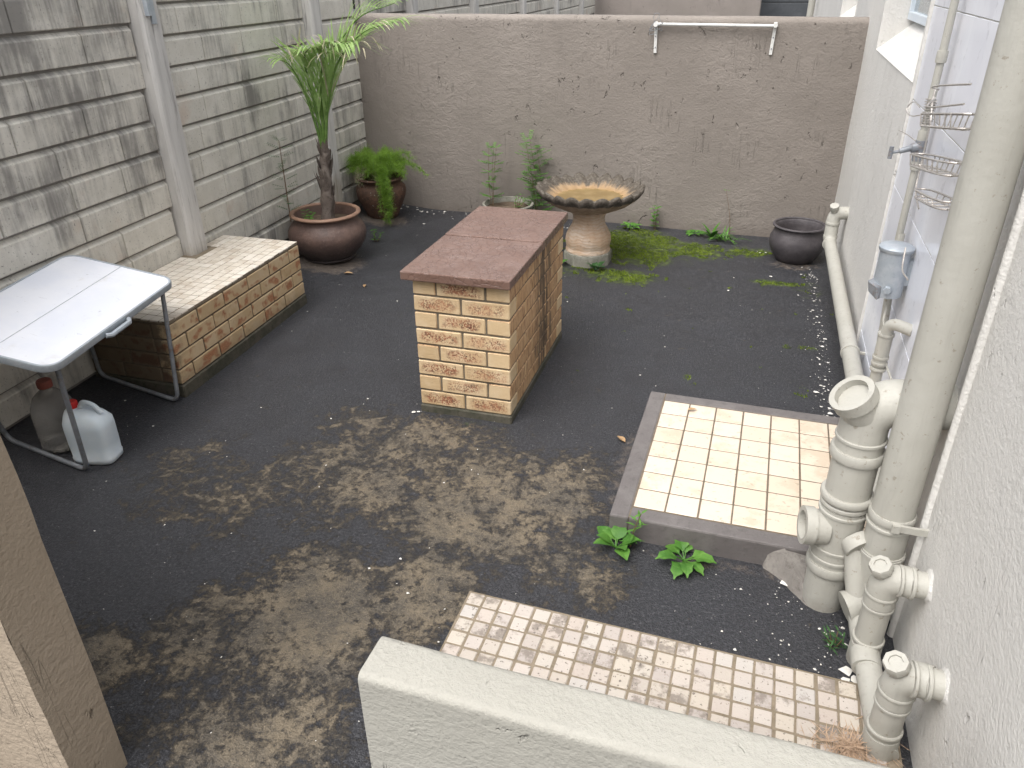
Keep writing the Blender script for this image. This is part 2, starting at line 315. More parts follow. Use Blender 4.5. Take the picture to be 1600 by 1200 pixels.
def leafmat(name, a, b, c, trans=.25, rough=.5):
    m = Mt(name, rough, .35); p = m.pos()
    k = m.mix(m.ss(m.noise(p, 14, 4), .35, .65), a, b); k = m.mix(m.ss(m.noise(p, 45, 4), .55, .75), k, c)
    m.col(k)
    tr = m.n('ShaderNodeBsdfTranslucent', Color=k); mx = m.n('ShaderNodeMixShader', i0=trans)
    m.t.links.new(m.b.outputs[0], mx.inputs[1]); m.t.links.new(tr.outputs[0], mx.inputs[2])
    m.t.links.new(mx.outputs[0], m.t.nodes['Material Output'].inputs[0]); MATS[name] = m.m
leafmat('palm_leaf', (.24, .38, .11), (.38, .53, .21), (.50, .62, .33), .45)
leafmat('palm_dry', (.42, .37, .26), (.50, .46, .33), (.33, .28, .17))
leafmat('palm_petiole', (.085, .16, .035), (.14, .24, .06), (.17, .25, .09), .05)
leafmat('fern_leaf', (.15, .28, .03), (.25, .41, .06), (.36, .52, .11), .4)
leafmat('weed_leaf', (.06, .17, .025), (.11, .25, .04), (.16, .31, .07))
leafmat('weed_dark', (.035, .095, .03), (.06, .14, .045), (.09, .18, .06))
leafmat('moss_leaf', (.085, .13, .010), (.17, .23, .018), (.23, .29, .03), .2, .9)

# ------------------------------------------------------------------ object helpers
ORG = {}
def tag(o, label=None, cat=None, group=None, kind=None):
    if label: o['label'] = label
    if cat: o['category'] = cat
    if group: o['group'] = group
    if kind: o['kind'] = kind
    return o
def thing(name, loc, label, cat, group=None):
    o = bpy.data.objects.new(name, None); COL.objects.link(o); o.location = loc; o.empty_display_size = .1
    ORG[o.name] = Vector(loc); return tag(o, label, cat, group)
def link(name, me, mat, parent=None, loc=None, rot=None):
    if mat and not me.materials: me.materials.append(MATS[mat] if isinstance(mat, str) else mat)
    o = bpy.data.objects.new(name, me); COL.objects.link(o)
    if parent is not None:
        o.parent = parent; ORG[o.name] = ORG[parent.name]
        if loc is not None: o.location = Vector(loc) - ORG[parent.name]
    else:
        o.location = loc or (0, 0, 0); ORG[o.name] = Vector(o.location)
    if rot is not None: o.rotation_euler = rot
    return o
class MB:
    def __init__(s): s.v = []; s.f = []
    def add(s, vs, fs):
        b = len(s.v); s.v += [Vector(q) for q in vs]; s.f += [tuple(b + i for i in f) for f in fs]; return s
    def box(s, lo, hi, M=None):
        x0, y0, z0 = lo; x1, y1, z1 = hi
        vs = [Vector(q) for q in ((x0,y0,z0),(x1,y0,z0),(x1,y1,z0),(x0,y1,z0),(x0,y0,z1),(x1,y0,z1),(x1,y1,z1),(x0,y1,z1))]
        if M: vs = [M @ q for q in vs]
        return s.add(vs, [(0,3,2,1),(4,5,6,7),(0,1,5,4),(1,2,6,5),(2,3,7,6),(3,0,4,7)])
    def prism(s, bottom, top):
        n = len(bottom)
        return s.add(list(bottom) + list(top), [tuple(range(n))[::-1], tuple(range(n, 2*n))] + [(i, (i+1) % n, n + (i+1) % n, n + i) for i in range(n)])
    def tube(s, path, r, seg=12, caps=True, keep=False):
        tl = None
        path = [Vector(q) for q in path]; n = len(path); rs = r if isinstance(r, (list, tuple)) else [r] * n
        t0 = (path[1] - path[0]).normalized(); ref = Vector((0,0,1)) if abs(t0.z) < .9 else Vector((1,0,0))
        u = t0.cross(ref).normalized(); vs = []; fs = []
        for i in range(n):
            t = path[min(i+1, n-1)] - path[max(i-1, 0)]
            t = t.normalized() if t.length > 1e-7 else tl
            if tl is not None and t.dot(tl) < 0 and keep: t = tl
            tl = t
            u = (u - t * u.dot(t)).normalized(); v_ = t.cross(u)
            for j in range(seg):
                a = 2*math.pi*j/seg; vs.append(path[i] + (u*math.cos(a) + v_*math.sin(a)) * rs[i])
        for i in range(n-1):
            for j in range(seg):
                k = (j+1) % seg; fs.append((i*seg+j, i*seg+k, (i+1)*seg+k, (i+1)*seg+j))
        if caps: fs.append(tuple(range(seg))[::-1]); fs.append(tuple(range((n-1)*seg, n*seg)))
        return s.add(vs, fs)
    def lathe(s, prof, c=(0,0,0), seg=32, wob=0., seed=0, caps=True):
        c = Vector(c); vs = []; fs = []; n = len(prof)
        for i, (r, z) in enumerate(prof):
            for j in range(seg):
                a = 2*math.pi*j/seg; d = 1 + wob * mnoise.noise(Vector((math.cos(a)*1.3, math.sin(a)*1.3, z*3 + seed)))
                vs.append(c + Vector((r*d*math.cos(a), r*d*math.sin(a), z)))
        for i in range(n-1):
            for j in range(seg):
                k = (j+1) % seg; fs.append((i*seg+j, i*seg+k, (i+1)*seg+k, (i+1)*seg+j))
        if caps and prof[0][0] > .0005: fs.append(tuple(range(seg))[::-1])
        if caps and prof[-1][0] > .0005: fs.append(tuple(range((n-1)*seg, n*seg)))
        return s.add(vs, fs)
    def mesh(s, name, off=Vector((0,0,0)), smooth=False, bevel=0, segs=1, angle=None):
        me = bpy.data.meshes.new(name)
        me.from_pydata([q - off for q in s.v], [], s.f); me.update()
        if bevel:
            bm = bmesh.new(); bm.from_mesh(me); bmesh.ops.recalc_face_normals(bm, faces=bm.faces)
            bmesh.ops.bevel(bm, geom=list(bm.edges), offset=bevel, segments=segs, affect='EDGES', profile=.5)
            bm.to_mesh(me); bm.free()
        if smooth:
            me.polygons.foreach_set('use_smooth', [True] * len(me.polygons))
            me.set_sharp_from_angle(angle=math.radians(angle if angle else 40))
        return me
    def build(s, name, mat, parent=None, **kw):
        off = ORG[parent.name] if parent is not None else Vector((0,0,0))
        return link(name, s.mesh(name, off, **kw), mat, parent)
    def top(s, name, mat, base, label, cat, group=None, **kw):   # a one-mesh thing with its origin at its base
        o = link(name, s.mesh(name, Vector(base), **kw), mat, None, base)
        return tag(o, label, cat, group)
def curve(pts, n=12):   # Catmull-Rom through pts
    P = [Vector(q) for q in pts]; P = [2*P[0]-P[1]] + P + [2*P[-1]-P[-2]]; out = []
    for i in range(1, len(P)-2):
        for k in range(n):
            t = k/n; a, b, c, d = P[i-1], P[i], P[i+1], P[i+2]
            out.append(.5*((2*b) + (c-a)*t + (2*a-5*b+4*c-d)*t*t + (3*b-a-3*c+d)*t**3))
    out.append(P[-2]); return out
def elbow(a, b, c, r, n=7):  # path a->b->c rounded at b with radius r
    a, b, c = Vector(a), Vector(b), Vector(c); u = (a-b).normalized(); v = (c-b).normalized()
    p0, p1 = b + u*r, b + v*r
    return [a] + [p0*(1-t)**2 + b*2*t*(1-t) + p1*t*t for t in [i/n for i in range(n+1)]] + [c]
def sst(a, b, x):
    t = max(0, min(1, (x-a)/(b-a))); return t*t*(3-2*t)
def gz(x, y):   # the yard falls gently from the fence to the far right corner
    return .045*sst(-1.2, -1.8, x) - .03*sst(0, 1.6, x)*sst(.8, 3, y)
BRK = {}
def brickmesh(L, H, D, bev=.004, var=0):
    k = (round(L,4), round(H,4), round(D,4), bev, var)
    if k not in BRK:
        me = MB().box((-L/2,-D/2,-H/2), (L/2,D/2,H/2)).mesh('piece', bevel=bev); rq = random.Random(var*31+7)
        for q_ in me.vertices:   # edges knocked about by wear
            if rq.random() < .5: q_.co *= 1 - rq.uniform(0, .45*bev)/max(L, .05)
            q_.co += Vector((rq.uniform(-1,1), rq.uniform(-1,1), rq.uniform(-1,1)))*bev*.16
        BRK[k] = me
    return BRK[k]
PRN = random.Random(77)
def piece(name, dims, mat, parent, loc, rz=0, bev=.004, jit=0.):
    me = brickmesh(*dims, bev, PRN.randint(0, 3)); key = (me.name, mat)
    if key not in BRK:
        c = me.copy(); c.name = name; c.materials.clear(); c.materials.append(MATS[mat]); BRK[key] = c
    j = lambda: PRN.uniform(-jit, jit)
    return link(name, BRK[key], None, parent, Vector(loc) + Vector((j()*.15, j()*.15, 0)), (j()*.6, j()*.6, rz + j()))

# ------------------------------------------------------------------ ground
def blob(fields, x, y):
    v = 0
    for cx, cy, rx, ry, a in fields:
        d = math.hypot((x-cx)/rx, (y-cy)/ry); v = max(v, a*(1 - sst(.25, 1.25, d)))
    return v
WEAR = [(-.05,-.55,.52,.50,.62),(.5,-.62,.55,.55,.66),(.16,-1.36,.40,.50,.74),(.24,-1.8,.40,.34,.62),(.15,-.22,.42,.26,.56),(.74,-.48,.36,.42,.62),
        (.48,-1.16,.28,.34,.74),(-.55,-.85,.42,.40,.46),(-.25,-.2,.34,.24,.52),(-.12,-1.5,.30,.32,.56),(-.42,-1.72,.28,.2,.66),(.95,-.9,.30,.26,.5),(-.8,-.66,.3,.3,.36),(.35,-2.1,.5,.4,.55)]
MOSS = [(.60,2.80,.58,.55,1.05),(1.0,2.85,.5,.3,.8),(.62,2.12,.32,.2,1.0),(1.45,2.95,.22,.2,.72),(1.64,2.3,.2,.08,.9),(1.88,2.2,.12,.3,.5),(1.83,1.23,.14,.05,.5),(1.74,.77,.12,.08,.3),(.2,2.15,.3,.25,.55),(.9,2.55,.2,.12,.4),(.35,-.06,.3,.06,.3)]
DUST = [(-1.5,1.78,.42,.34,.8),(-1.56,2.86,.36,.28,.75),(1.78,2.72,.28,.2,.6),(1.02,-.2,.06,.55,.55),(-1.5,-.5,.4,.4,.18),(1.5,-.73,.6,.06,.5)]
def ground():
    xs = [-30,-12,-6,-3,-2.2] + [-1.95 + .028*i for i in range(146)] + [2.3,3,6,12,30]
    ys = [-30,-12,-6,-4,-3] + [-2.5 + .028*i for i in range(211)] + [3.6,4.5,6,9,13,20,40]
    vs = []; A = []; Bm = []; D = []
    for y in ys:
        for x in xs:
            z = gz(x, y)
            if -2 < x < 2.2 and -2.6 < y < 3.5: z += .0022*mnoise.noise(Vector((x*3, y*3, 0))) + .0012*mnoise.noise(Vector((x*11, y*11, 3)))
            vs.append((x, y, z)); A.append(blob(WEAR, x, y)); Bm.append(blob(MOSS, x, y)); D.append(blob(DUST, x, y))
    nx = len(xs); fs = [(j*nx+i, j*nx+i+1, (j+1)*nx+i+1, (j+1)*nx+i) for j in range(len(ys)-1) for i in range(nx-1)]
    b = MB(); b.add(vs, fs); me = b.mesh('ground', smooth=True)
    for nm, d in (('wear', A), ('moss', Bm), ('dust', D)):
        at = me.attributes.new(nm, 'FLOAT', 'POINT'); at.data.foreach_set('value', d)
    tag(link('ground', me, 'asphalt'), kind='structure')
ground()

# ------------------------------------------------------------------ precast fence on the left
AF = -.0386
def fx(y, o=0.): return -1.7607 + AF*y + o
FANG = math.pi/2 - math.atan(AF)
fence = thing('precast_fence', (fx(1), 1, 0), 'grey precast concrete fence streaked with black algae, along the left', 'fence')
def post(y0, y1, zt=2.02):
    bm = MB()
    n = 14; prof = [(-.03, 0), (.05, 0), (.066, .014), (.07, .03), (.07, y1-y0-.018), (.056, y1-y0), (-.03, y1-y0)]
    rings = []
    for i in range(n+1):
        z = zt*i/n
        rings.append([(fx(y0+b, a) + (.0025*mnoise.noise(Vector((z*6, j, y0))) if 0 < j < 6 else 0), y0+b, z) for j, (a, b) in enumerate(prof)])
    k = len(prof); vs = [q for r_ in rings for q in r_]
    fs = [(i*k+j, i*k+j+1, (i+1)*k+j+1, (i+1)*k+j) for i in range(n) for j in range(k-1)]; fs.append(tuple(n*k+j for j in range(k)))
    bm.add(vs, [f[::-1] for f in fs])
    return bm.build('post', 'precast_post', fence)
posts = [(-1.28,-1.13),(.67,.825),(2.49,2.65),(4.5,4.65),(6.5,6.66),(8.9,9.06),(11.3,11.46),(13.8,13.96)]
for a, b in posts: post(a, b)
FB = {}
def fence_block(L):
    L = round(L*200)/200
    if L not in FB:
        H = .151; t = .024; s, bt, tp = .0045, .004, .022
        b = MB(); back = [(-L/2,0,-H/2),(L/2,0,-H/2),(L/2,0,H/2),(-L/2,0,H/2)]
        front = [(-L/2+s,-t,-H/2+bt),(L/2-s,-t,-H/2+bt),(L/2-s,-t,H/2-tp),(-L/2+s,-t,H/2-tp)]
        b.prism(back, front); me = b.mesh('block', bevel=.0025); me.materials.append(MATS['precast']); FB[L] = me
    return FB[L]
PF = .1604
def bay(y0, y1, ztop, rows):
    ym = (y0+y1)/2
    bm = MB(); q = lambda o, y, z: (fx(y, o), y, z)
    ya, yb_ = y0-.03, y1+.03
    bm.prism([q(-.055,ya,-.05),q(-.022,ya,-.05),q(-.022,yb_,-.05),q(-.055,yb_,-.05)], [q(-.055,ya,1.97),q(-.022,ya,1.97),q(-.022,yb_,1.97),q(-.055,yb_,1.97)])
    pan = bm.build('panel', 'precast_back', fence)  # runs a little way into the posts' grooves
    rr = random.Random(int(y0*100)+5)
    for k in rows:
        zj = ztop - k*PF
        if zj < -.2: continue
        y = y0 - (0 if k % 2 else .22) - rr.uniform(0, .12)
        while y < y1 - .01:
            L = rr.choice([.22,.36,.42,.44,.46,.50,.56]); a, b = max(y, y0), min(y+L, y1); y += L
            if b - a < .03: continue
            yc = (a+b)/2
            o = link('block', fence_block(b-a), None, pan, (fx(yc, -.024)+.0, yc, zj+.007+.0755), (rr.uniform(-.006,.006), 0, FANG + rr.uniform(-.004,.004)))
bay(-2.12, -1.28, 1.64, range(-1, 11)); bay(-1.13, .67, 1.6613, range(-1, 11)); bay(.825, 2.49, 1.5887, range(-1, 10)); bay(2.65, 3.34, 1.56, range(-1, 10))
for (a, b), zt in zip([(3.52,4.5),(4.65,6.5),(6.66,8.9),(9.06,11.3),(11.46,13.8),(13.96,15.8)], (1.55,1.53,1.5,1.46,1.4,1.33)): bay(a, b, zt, range(-2, 3))
b = MB().box((fx(.74,.07), .70, 1.70), (fx(.74,.095), .725, 2.1)); b.box((fx(.74,.07), .735, 1.66), (fx(.74,.085), .765, 2.1)); b.build('bracket', 'galvanised', fence, bevel=.002)

# ------------------------------------------------------------------ back wall, low wall, gate wall
def run_wall(name, mat, A, B_, th, h0, h1, rf, rb, label, cat, wob=.004, seed=0, z0=-.06, uneven=.0):
    # front face on line A->B (left to right seen from the front), body behind it
    A, B_ = Vector((*A,0)), Vector((*B_,0)); t = (B_-A).normalized(); nb = Vector((-t.y, t.x, 0)); Ln = (B_-A).length
    n = max(6, int(Ln/.05)); vs = []; fs = []
    def prof(h):
        nl = max(5, int(1.0/.045)); p = [(0, z0)] + [(0, .02 + (h-rf*1.6-.02)*i/nl) for i in range(nl+1)]
        for i in range(7):
            a = i/6*math.pi/2; p.append((rf - rf*math.cos(a), h - rf + rf*math.sin(a)))
        for i in range(5):
            a = i/4*math.pi/2; p.append((th - rb + rb*math.sin(a), h - rb + rb*math.cos(a)))
        return p + [(th, (h-rb*1.6)*(1-i/nl)) for i in range(nl)] + [(th, z0)]
    k = len(prof(1)); nf = k//2+2
    for i in range(n+1):
        s = Ln*i/n; h = h0 + (h1-h0)*i/n
        for j, (o, z) in enumerate(prof(h)):
            e = wob*mnoise.noise(Vector((s*2.2+seed, z*2.2, o*4))) + wob*.5*mnoise.noise(Vector((s*9+seed, z*9, o*9)))
            q = A + t*s + nb*o; zz = z + (e*.8 if 0 < j < k-1 else 0)
            q = q - nb*(e if o < th*.5 else -e); end = (i == 0 or i == n)
            if end: q = q + t*(1 if i == 0 else -1)*(.004 + uneven*abs(mnoise.noise(Vector((zz*11, o*9, seed)))) + uneven*.6*abs(mnoise.noise(Vector((zz*37, o*9, seed+4)))))
            vs.append((q.x, q.y, zz))
    for i in range(n):
        for j in range(k-1): fs.append((i*k+j, (i+1)*k+j, (i+1)*k+j+1, i*k+j+1))
    fs.append(tuple(range(k))); fs.append(tuple(range(n*k, n*k+k))[::-1])
    b = MB().add(vs, fs); base = ((A.x+B_.x)/2, (A.y+B_.y)/2, 0)
    return b.top(name, mat, base, label, cat, smooth=True, angle=50)
def by(x): return 3.3519 + .0084*x
run_wall('yard_wall', 'taupe_plaster', (fx(3.34,-.02), by(-1.9)), (2.07, by(2.04)), .13, 1.588, 1.571, .045, .04, 'taupe plastered wall closing the far end of the yard', 'wall', seed=3)
run_wall('parapet_wall', 'cream_plaster', (.700, -1.946), (2.03, -1.979), .128, .55, .55, .018, .022, 'low cream plastered wall with flat top, at the bottom edge', 'wall', wob=.003, seed=9)
run_wall('gate_wall', 'brown_plaster', (-1.95, -2.13), (-.018, -2.13), .15, 1.95, 1.95, .02, .02, 'brown plastered wall end at the lower left corner', 'wall', wob=.004, seed=21, uneven=.03)

# ------------------------------------------------------------------ house wall on the right
def xw(y): return 2.0464 + .009*(y - 3.3519)
house = thing('house', (2.03, 1, 0), 'pale grey plastered house wall with window recess and white tiled panel, on the right', 'house')
Yb = [-4.5,-.26,.97,1.02,2.63,4.6,6.3,14]; Zb = [-.1,.06,1.43,2.5,2.9]
def cell(i, j):   # depth of the cell (0 = wall face)
    y0, z0 = Yb[i], Zb[j]
    if i == 3 and j == 2: return .2
    if i == 5 and j == 2: return .2
    if i == 1 and j in (1, 2): return .010
    return 0
b = MB()
D = [[cell(i, j) for j in range(4)] for i in range(7)]
def hw(y, z, d):
    return (xw(y)+d, y, z)
for i in range(7):
    for j in range(4):
        y0, y1, z0, z1, d = Yb[i], Yb[i+1], Zb[j], Zb[j+1], D[i][j]
        zi = z0 + (.17 if d == .2 else 0)   # sloped sill
        ny = max(1, int((y1-y0)/.12)); nz = max(1, int((z1-z0)/.12))
        f = lambda y, z: (.004*mnoise.noise(Vector((y*2.1, z*2.1, 5))) + .002*mnoise.noise(Vector((y*8, z*8, 1)))) if d == 0 else 0
        if d < .15:
            vs = [(xw(y0+(y1-y0)*a/ny)+d - f(y0+(y1-y0)*a/ny, z0+(z1-z0)*c/nz), y0+(y1-y0)*a/ny, z0+(z1-z0)*c/nz) for c in range(nz+1) for a in range(ny+1)]
            b.add(vs, [(c*(ny+1)+a, (c+1)*(ny+1)+a, (c+1)*(ny+1)+a+1, c*(ny+1)+a+1) for c in range(nz) for a in range(ny)])
        else:
            e = .012
            b.add([hw(y0,z0,-.004),hw(y1,z0,-.004),hw(y1,zi,d),hw(y0,zi,d)], [(0,3,2,1)])
            b.add([hw(y0,z1,-.004),hw(y1,z1,-.004),hw(y1,z1,d),hw(y0,z1,d)], [(0,1,2,3)])
        for (ii, edge) in ((i-1, y0), (i+1, y1)):
            if 0 <= ii < 7 and D[ii][j] < d - 1e-6:
                b.add([hw(edge,z0,D[ii][j]-.004),hw(edge,zi,d),hw(edge,z1,d),hw(edge,z1,D[ii][j]-.004)], [(0,1,2,3)])
        if d == .010:
            for jj, e in ((j-1, z0), (j+1, z1)):
                if 0 <= jj < 4 and D[i][jj] == 0: b.add([hw(y0,e,-.004),hw(y1,e,-.004),hw(y1,e,d),hw(y0,e,d)], [(0,1,2,3)])
bm_ = b
wallo = b.build('wall', 'grey_plaster', house, smooth=True, angle=30)
# a plaster lip runs down each side of the tiled panel
for yy, sgn in ((-.262, -1), (.972, 1)):
    bb = MB(); n = 40; vs = []; fs = []
    for i in range(n+1):
        z = .02 + 2.3*i/n; wv_ = .006*mnoise.noise(Vector((z*9, yy, 2)))
        for o, dy in ((.004,0),( -.007,.004),(-.009,.014),(-.004,.03),(.004,.036)):
            vs.append((xw(yy)+o, yy + sgn*(dy+wv_)-sgn*.006, z))
    for i in range(n):
        for j in range(4): fs.append((i*5+j,(i+1)*5+j,(i+1)*5+j+1,i*5+j+1))
    bb.add(vs, fs).build('plaster_edge', 'grey_plaster', house, smooth=True)
MB().add([(xw(-.255)+.0058,-.255,.065),(xw(-.255)+.0058,-.255,2.485),(xw(.966)+.0058,.966,2.485),(xw(.966)+.0058,.966,.065)],[(0,1,2,3)]).build('grout_bed', 'pipe_white', house)
# white glazed tiles
zz = [.07,.265,.635,1.0,1.37,1.74,2.10,2.48]; yy = [-.25,-.10,.147,.395,.643,.89,.962]
for a in range(len(zz)-1):
    for c in range(len(yy)-1):
        H, L = zz[a+1]-zz[a]-.004, yy[c+1]-yy[c]-.004; yc = (yy[c]+yy[c+1])/2
        piece('wall_tile', (L, H, .008), 'white_tile', house, (xw(yc)+.0076, yc, (zz[a]+zz[a+1])/2), math.pi/2, .001, .0006)
def window(y0, y1, d, name='window'):
    x = lambda y: xw(y)+d
    z0, z1 = 1.60, 2.5
    f = MB()
    for a, c, e, g in ((y0+.002,y1-.002,z0+.0,z0+.045),(y0+.002,y1-.002,z1-.05,z1-.002),(y0+.002,y0+.045,z0+.045,z1-.05),(y1-.045,y1-.002,z0+.045,z1-.05),((y0+y1)/2-.02,(y0+y1)/2+.02,z0+.045,z1-.05)):
        f.box((x(y0)-.05, a, e), (x(y0)-.002, c, g))
    w_ = f.build('window', 'frame_paint', house, bevel=.003)
    for a, c in ((y0+.045,(y0+y1)/2-.02),((y0+y1)/2+.02,y1-.045)):
        MB().box((x(y0)-.028, a-.002, z0+.043), (x(y0)-.022, c+.002, z1-.048)).build('pane', 'glass', w_)
    cu = MB(); n = 120; vs = []
    for i in range(n+1):
        y = y0 + (y1-y0)*i/n
        for z in (z0-.1, z1): vs.append((x(y)+.10+.025*math.sin(i*.9)+.01*math.sin(i*2.3), y, z))
    cu.add(vs, [(2*i,2*i+1,2*i+3,2*i+2) for i in range(n)]).build('curtain', 'curtain', w_, smooth=True)
    bx = MB().box((x(y0)+.2, y0-.1, z0-.2), (x(y0)+.25, y1+.1, z1+.1)); bx.build('room_back', 'dark_void', w_)
window(1.02, 2.63, .2); window(4.6, 6.3, .2)

# far end, beyond the yard wall
MB().box((-2.6, 15.9, 0), (1.18, 16.1, 2.4)).top('neighbour_wall', 'far_taupe', (-.7, 16, 0), 'distant taupe wall seen over the yard wall', 'wall', bevel=.02)
gd = thing('garage_door', (1.66, 16.6, 0), 'dark grey door far behind, left of the distant downpipe', 'door')
for i in range(8): MB().box((1.1, 16.6, .3*i), (2.2, 16.63, .3*i+.285)).build('door_panel', 'dark_void', gd, bevel=.008)
b = MB().tube([(2.02,11.9,0),(2.02,11.9,2.6)], .055, 14); b.top('downpipe', 'pipe_paint', (2.02,11.9,0), 'pale downpipe far behind the yard wall, beside the dark door', 'pipe', smooth=True)

# drying rail on the back wall
rail = thing('drying_rail', (1.0, by(1)-.02, 1.33), 'white metal rail bracket fixed under the top of the far taupe wall', 'rail')
MB().tube([(.585, by(1)-.035, 1.524),(1.425, by(1)-.035, 1.517)], .011, 10).build('bar', 'white_enamel', rail, smooth=True)
for x, xb in ((.582,.588),(1.428,1.42)):
    arm = MB().prism([(xb-.011,by(x)-.016,1.325),(xb+.011,by(x)-.016,1.325),(xb+.011,by(x)-.002,1.325),(xb-.011,by(x)-.002,1.325)],[(x-.011,by(x)-.016,1.54),(x+.011,by(x)-.016,1.54),(x+.011,by(x)-.002,1.54),(x-.011,by(x)-.002,1.54)]).build('arm', 'white_enamel', rail, bevel=.002)
    MB().tube([(x,by(x)-.004,1.52),(x,by(x)-.05,1.522)], .016, 10).build('bar_socket', 'white_enamel', rail, smooth=True)
    for z in (1.365,1.44):
        t = (z-1.325)/.215; xx = xb+(x-xb)*t
        MB().tube([(xx,by(x)-.0155,z),(xx,by(x)-.019,z)], .005, 8).build('screw', 'tube_steel', arm)
wp = [(.585+random.uniform(-.05,.07), by(.6)-.03+random.uniform(-.02,.015), 1.52+random.uniform(-.07,.07)) for _ in range(16)]
MB().tube(curve(wp, 6), .0018, 5).top('wire_tangle', 'tube_steel', (.59, by(.6)-.03, 1.45), 'thin twisted wire at the left end of the white wall rail', 'wire')

# ------------------------------------------------------------------ brick pedestal
W, L_, ZB, PIT, HB = .454, 1.008, .0441, .0813, .0728
ped = thing('brick_pedestal', (.227, .5, 0), 'tan face brick pedestal with brown slab top in the middle of the yard', 'pedestal')
MB().box((.005,.005,.002), (W-.005,L_-.005,.688)).build('mortar_core', 'mortar', ped)
b = MB().box((-.004,-.004,-.02), (W+.004,L_+.004,.040)); b.build('plinth', 'plinth', ped, bevel=.006)
J, DD = .008, .107
for k in range(8):
    z = ZB + k*PIT + HB/2
    if k % 2 == 0:
        for side in (0, 1):
            y = DD/2 if side == 0 else L_-DD/2
            for x in (.1115, .3425): piece('brick', (.223,HB,DD), 'brick_speckled', ped, (x,y,z), 0, .004, .006)
        n, a, e = 3, DD+J, L_-DD-J; ln = (e-a-(n-1)*J)/n
        for i in range(n):
            y = a + ln/2 + i*(ln+J)
            for x in (DD/2, W-DD/2): piece('brick', (ln,HB,DD), 'brick_streaked', ped, (x,y,z), math.pi/2, .004, .006)
    else:
        ln = (L_-3*J)/4
        for i in range(4):
            y = ln/2 + i*(ln+J)
            for x in (DD/2, W-DD/2): piece('brick', (ln,HB,DD), 'brick_streaked', ped, (x,y,z), math.pi/2, .004, .006)
        for y in (DD/2, L_-DD/2): piece('brick', (W-2*DD-2*J,HB,DD), 'brick_speckled', ped, (W/2,y,z), 0, .004, .006)
for y0, y1, dz in ((-.041,.499,0),(.507,1.040,.003)):
    b = MB(); n = 12
    lo = (-.0377, y0, .689); hi = (W+.0113+.006, y1, .731+dz)
    b.box(lo, hi); b.build('slab', 'slab_brown', ped, bevel=.005, segs=2)

# ------------------------------------------------------------------ brick bench with mosaic top
bench = thing('brick_bench', (-1.48, .45, 0), 'low brick bench with small cream mosaic tile top against the left fence', 'bench')
BY0, BY1 = -.199, 1.0755
def bxx(y, o=0.): return -1.221 + AF*y + o
q = lambda o, y, z: (bxx(y, o), y, z)
fz_ = lambda y: fx(y, -.002)
b = MB().prism([(fz_(BY0+.008),BY0+.008,-.02),q(-.008,BY0+.008,-.02),q(-.008,BY1-.008,-.02),(fz_(BY1-.008),BY1-.008,-.02)],[(fz_(BY0+.008),BY0+.008,.400),q(-.008,BY0+.008,.400),q(-.008,BY1-.008,.400),(fz_(BY1-.008),BY1-.008,.400)])
b.build('mortar_core', 'mortar', bench)
b = MB().prism([(fz_(BY0-.006),BY0-.006,-.03),q(.006,BY0-.006,-.03),q(.006,BY1+.006,-.03),(fz_(BY1+.006),BY1+.006,-.03)],[(fz_(BY0-.006),BY0-.006,.066),q(.006,BY0-.006,.066),q(.006,BY1+.006,.066),(fz_(BY1+.006),BY1+.006,.066)])
b.build('plinth', 'plinth', bench, bevel=.006)
for k in range(4):
    z = .072 + k*.0818 + .0365; H = .0725
    y = BY0 if k % 2 == 1 else BY0; first = .222 if k % 2 == 1 else .106
    y = BY0; ln = first
    while y < BY1 - .02:
        e = min(y+ln, BY1); l2 = e-y
        if BY1 - e < .06: e = BY1; l2 = e-y
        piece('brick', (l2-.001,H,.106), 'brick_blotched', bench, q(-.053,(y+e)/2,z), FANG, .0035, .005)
        y = e + .010; ln = .222
    for (ye, s) in ((BY0, 1), (BY1, -1)):
        x1 = bxx(ye) - (.116 if True else 0); ln = .222 if k % 2 == 0 else .16
        while x1 > fz_(ye) + .03:
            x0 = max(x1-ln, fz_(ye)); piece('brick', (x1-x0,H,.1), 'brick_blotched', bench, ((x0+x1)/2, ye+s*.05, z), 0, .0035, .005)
            x1 = x0 - .010; ln = .222
b = MB().prism([(fz_(BY0+.002),BY0+.002,.3975),q(-.002,BY0+.002,.3975),q(-.002,BY1-.002,.3975),(fz_(BY1-.002),BY1-.002,.3975)],[(fz_(BY0+.002),BY0+.002,.4126),q(-.002,BY0+.002,.4126),q(-.002,BY1-.002,.4126),(fz_(BY1-.002),BY1-.002,.4126)])
b.build('grout_bed', 'grout', bench)
nr, nc = 10, 23; tp = (BY1-BY0)/nc; tw = .537/nr
for i in range(nr):
    for j in range(nc):
        y = BY0 + tp*(j+.5); o = -tw*(i+.5)
        if i >= 8 and .64 < y < .86: continue
        piece('mosaic_tile', (tp-.004, .008, tw-.004), 'bench_tile', bench, q(o,y,.4100), FANG, .0012, .008)

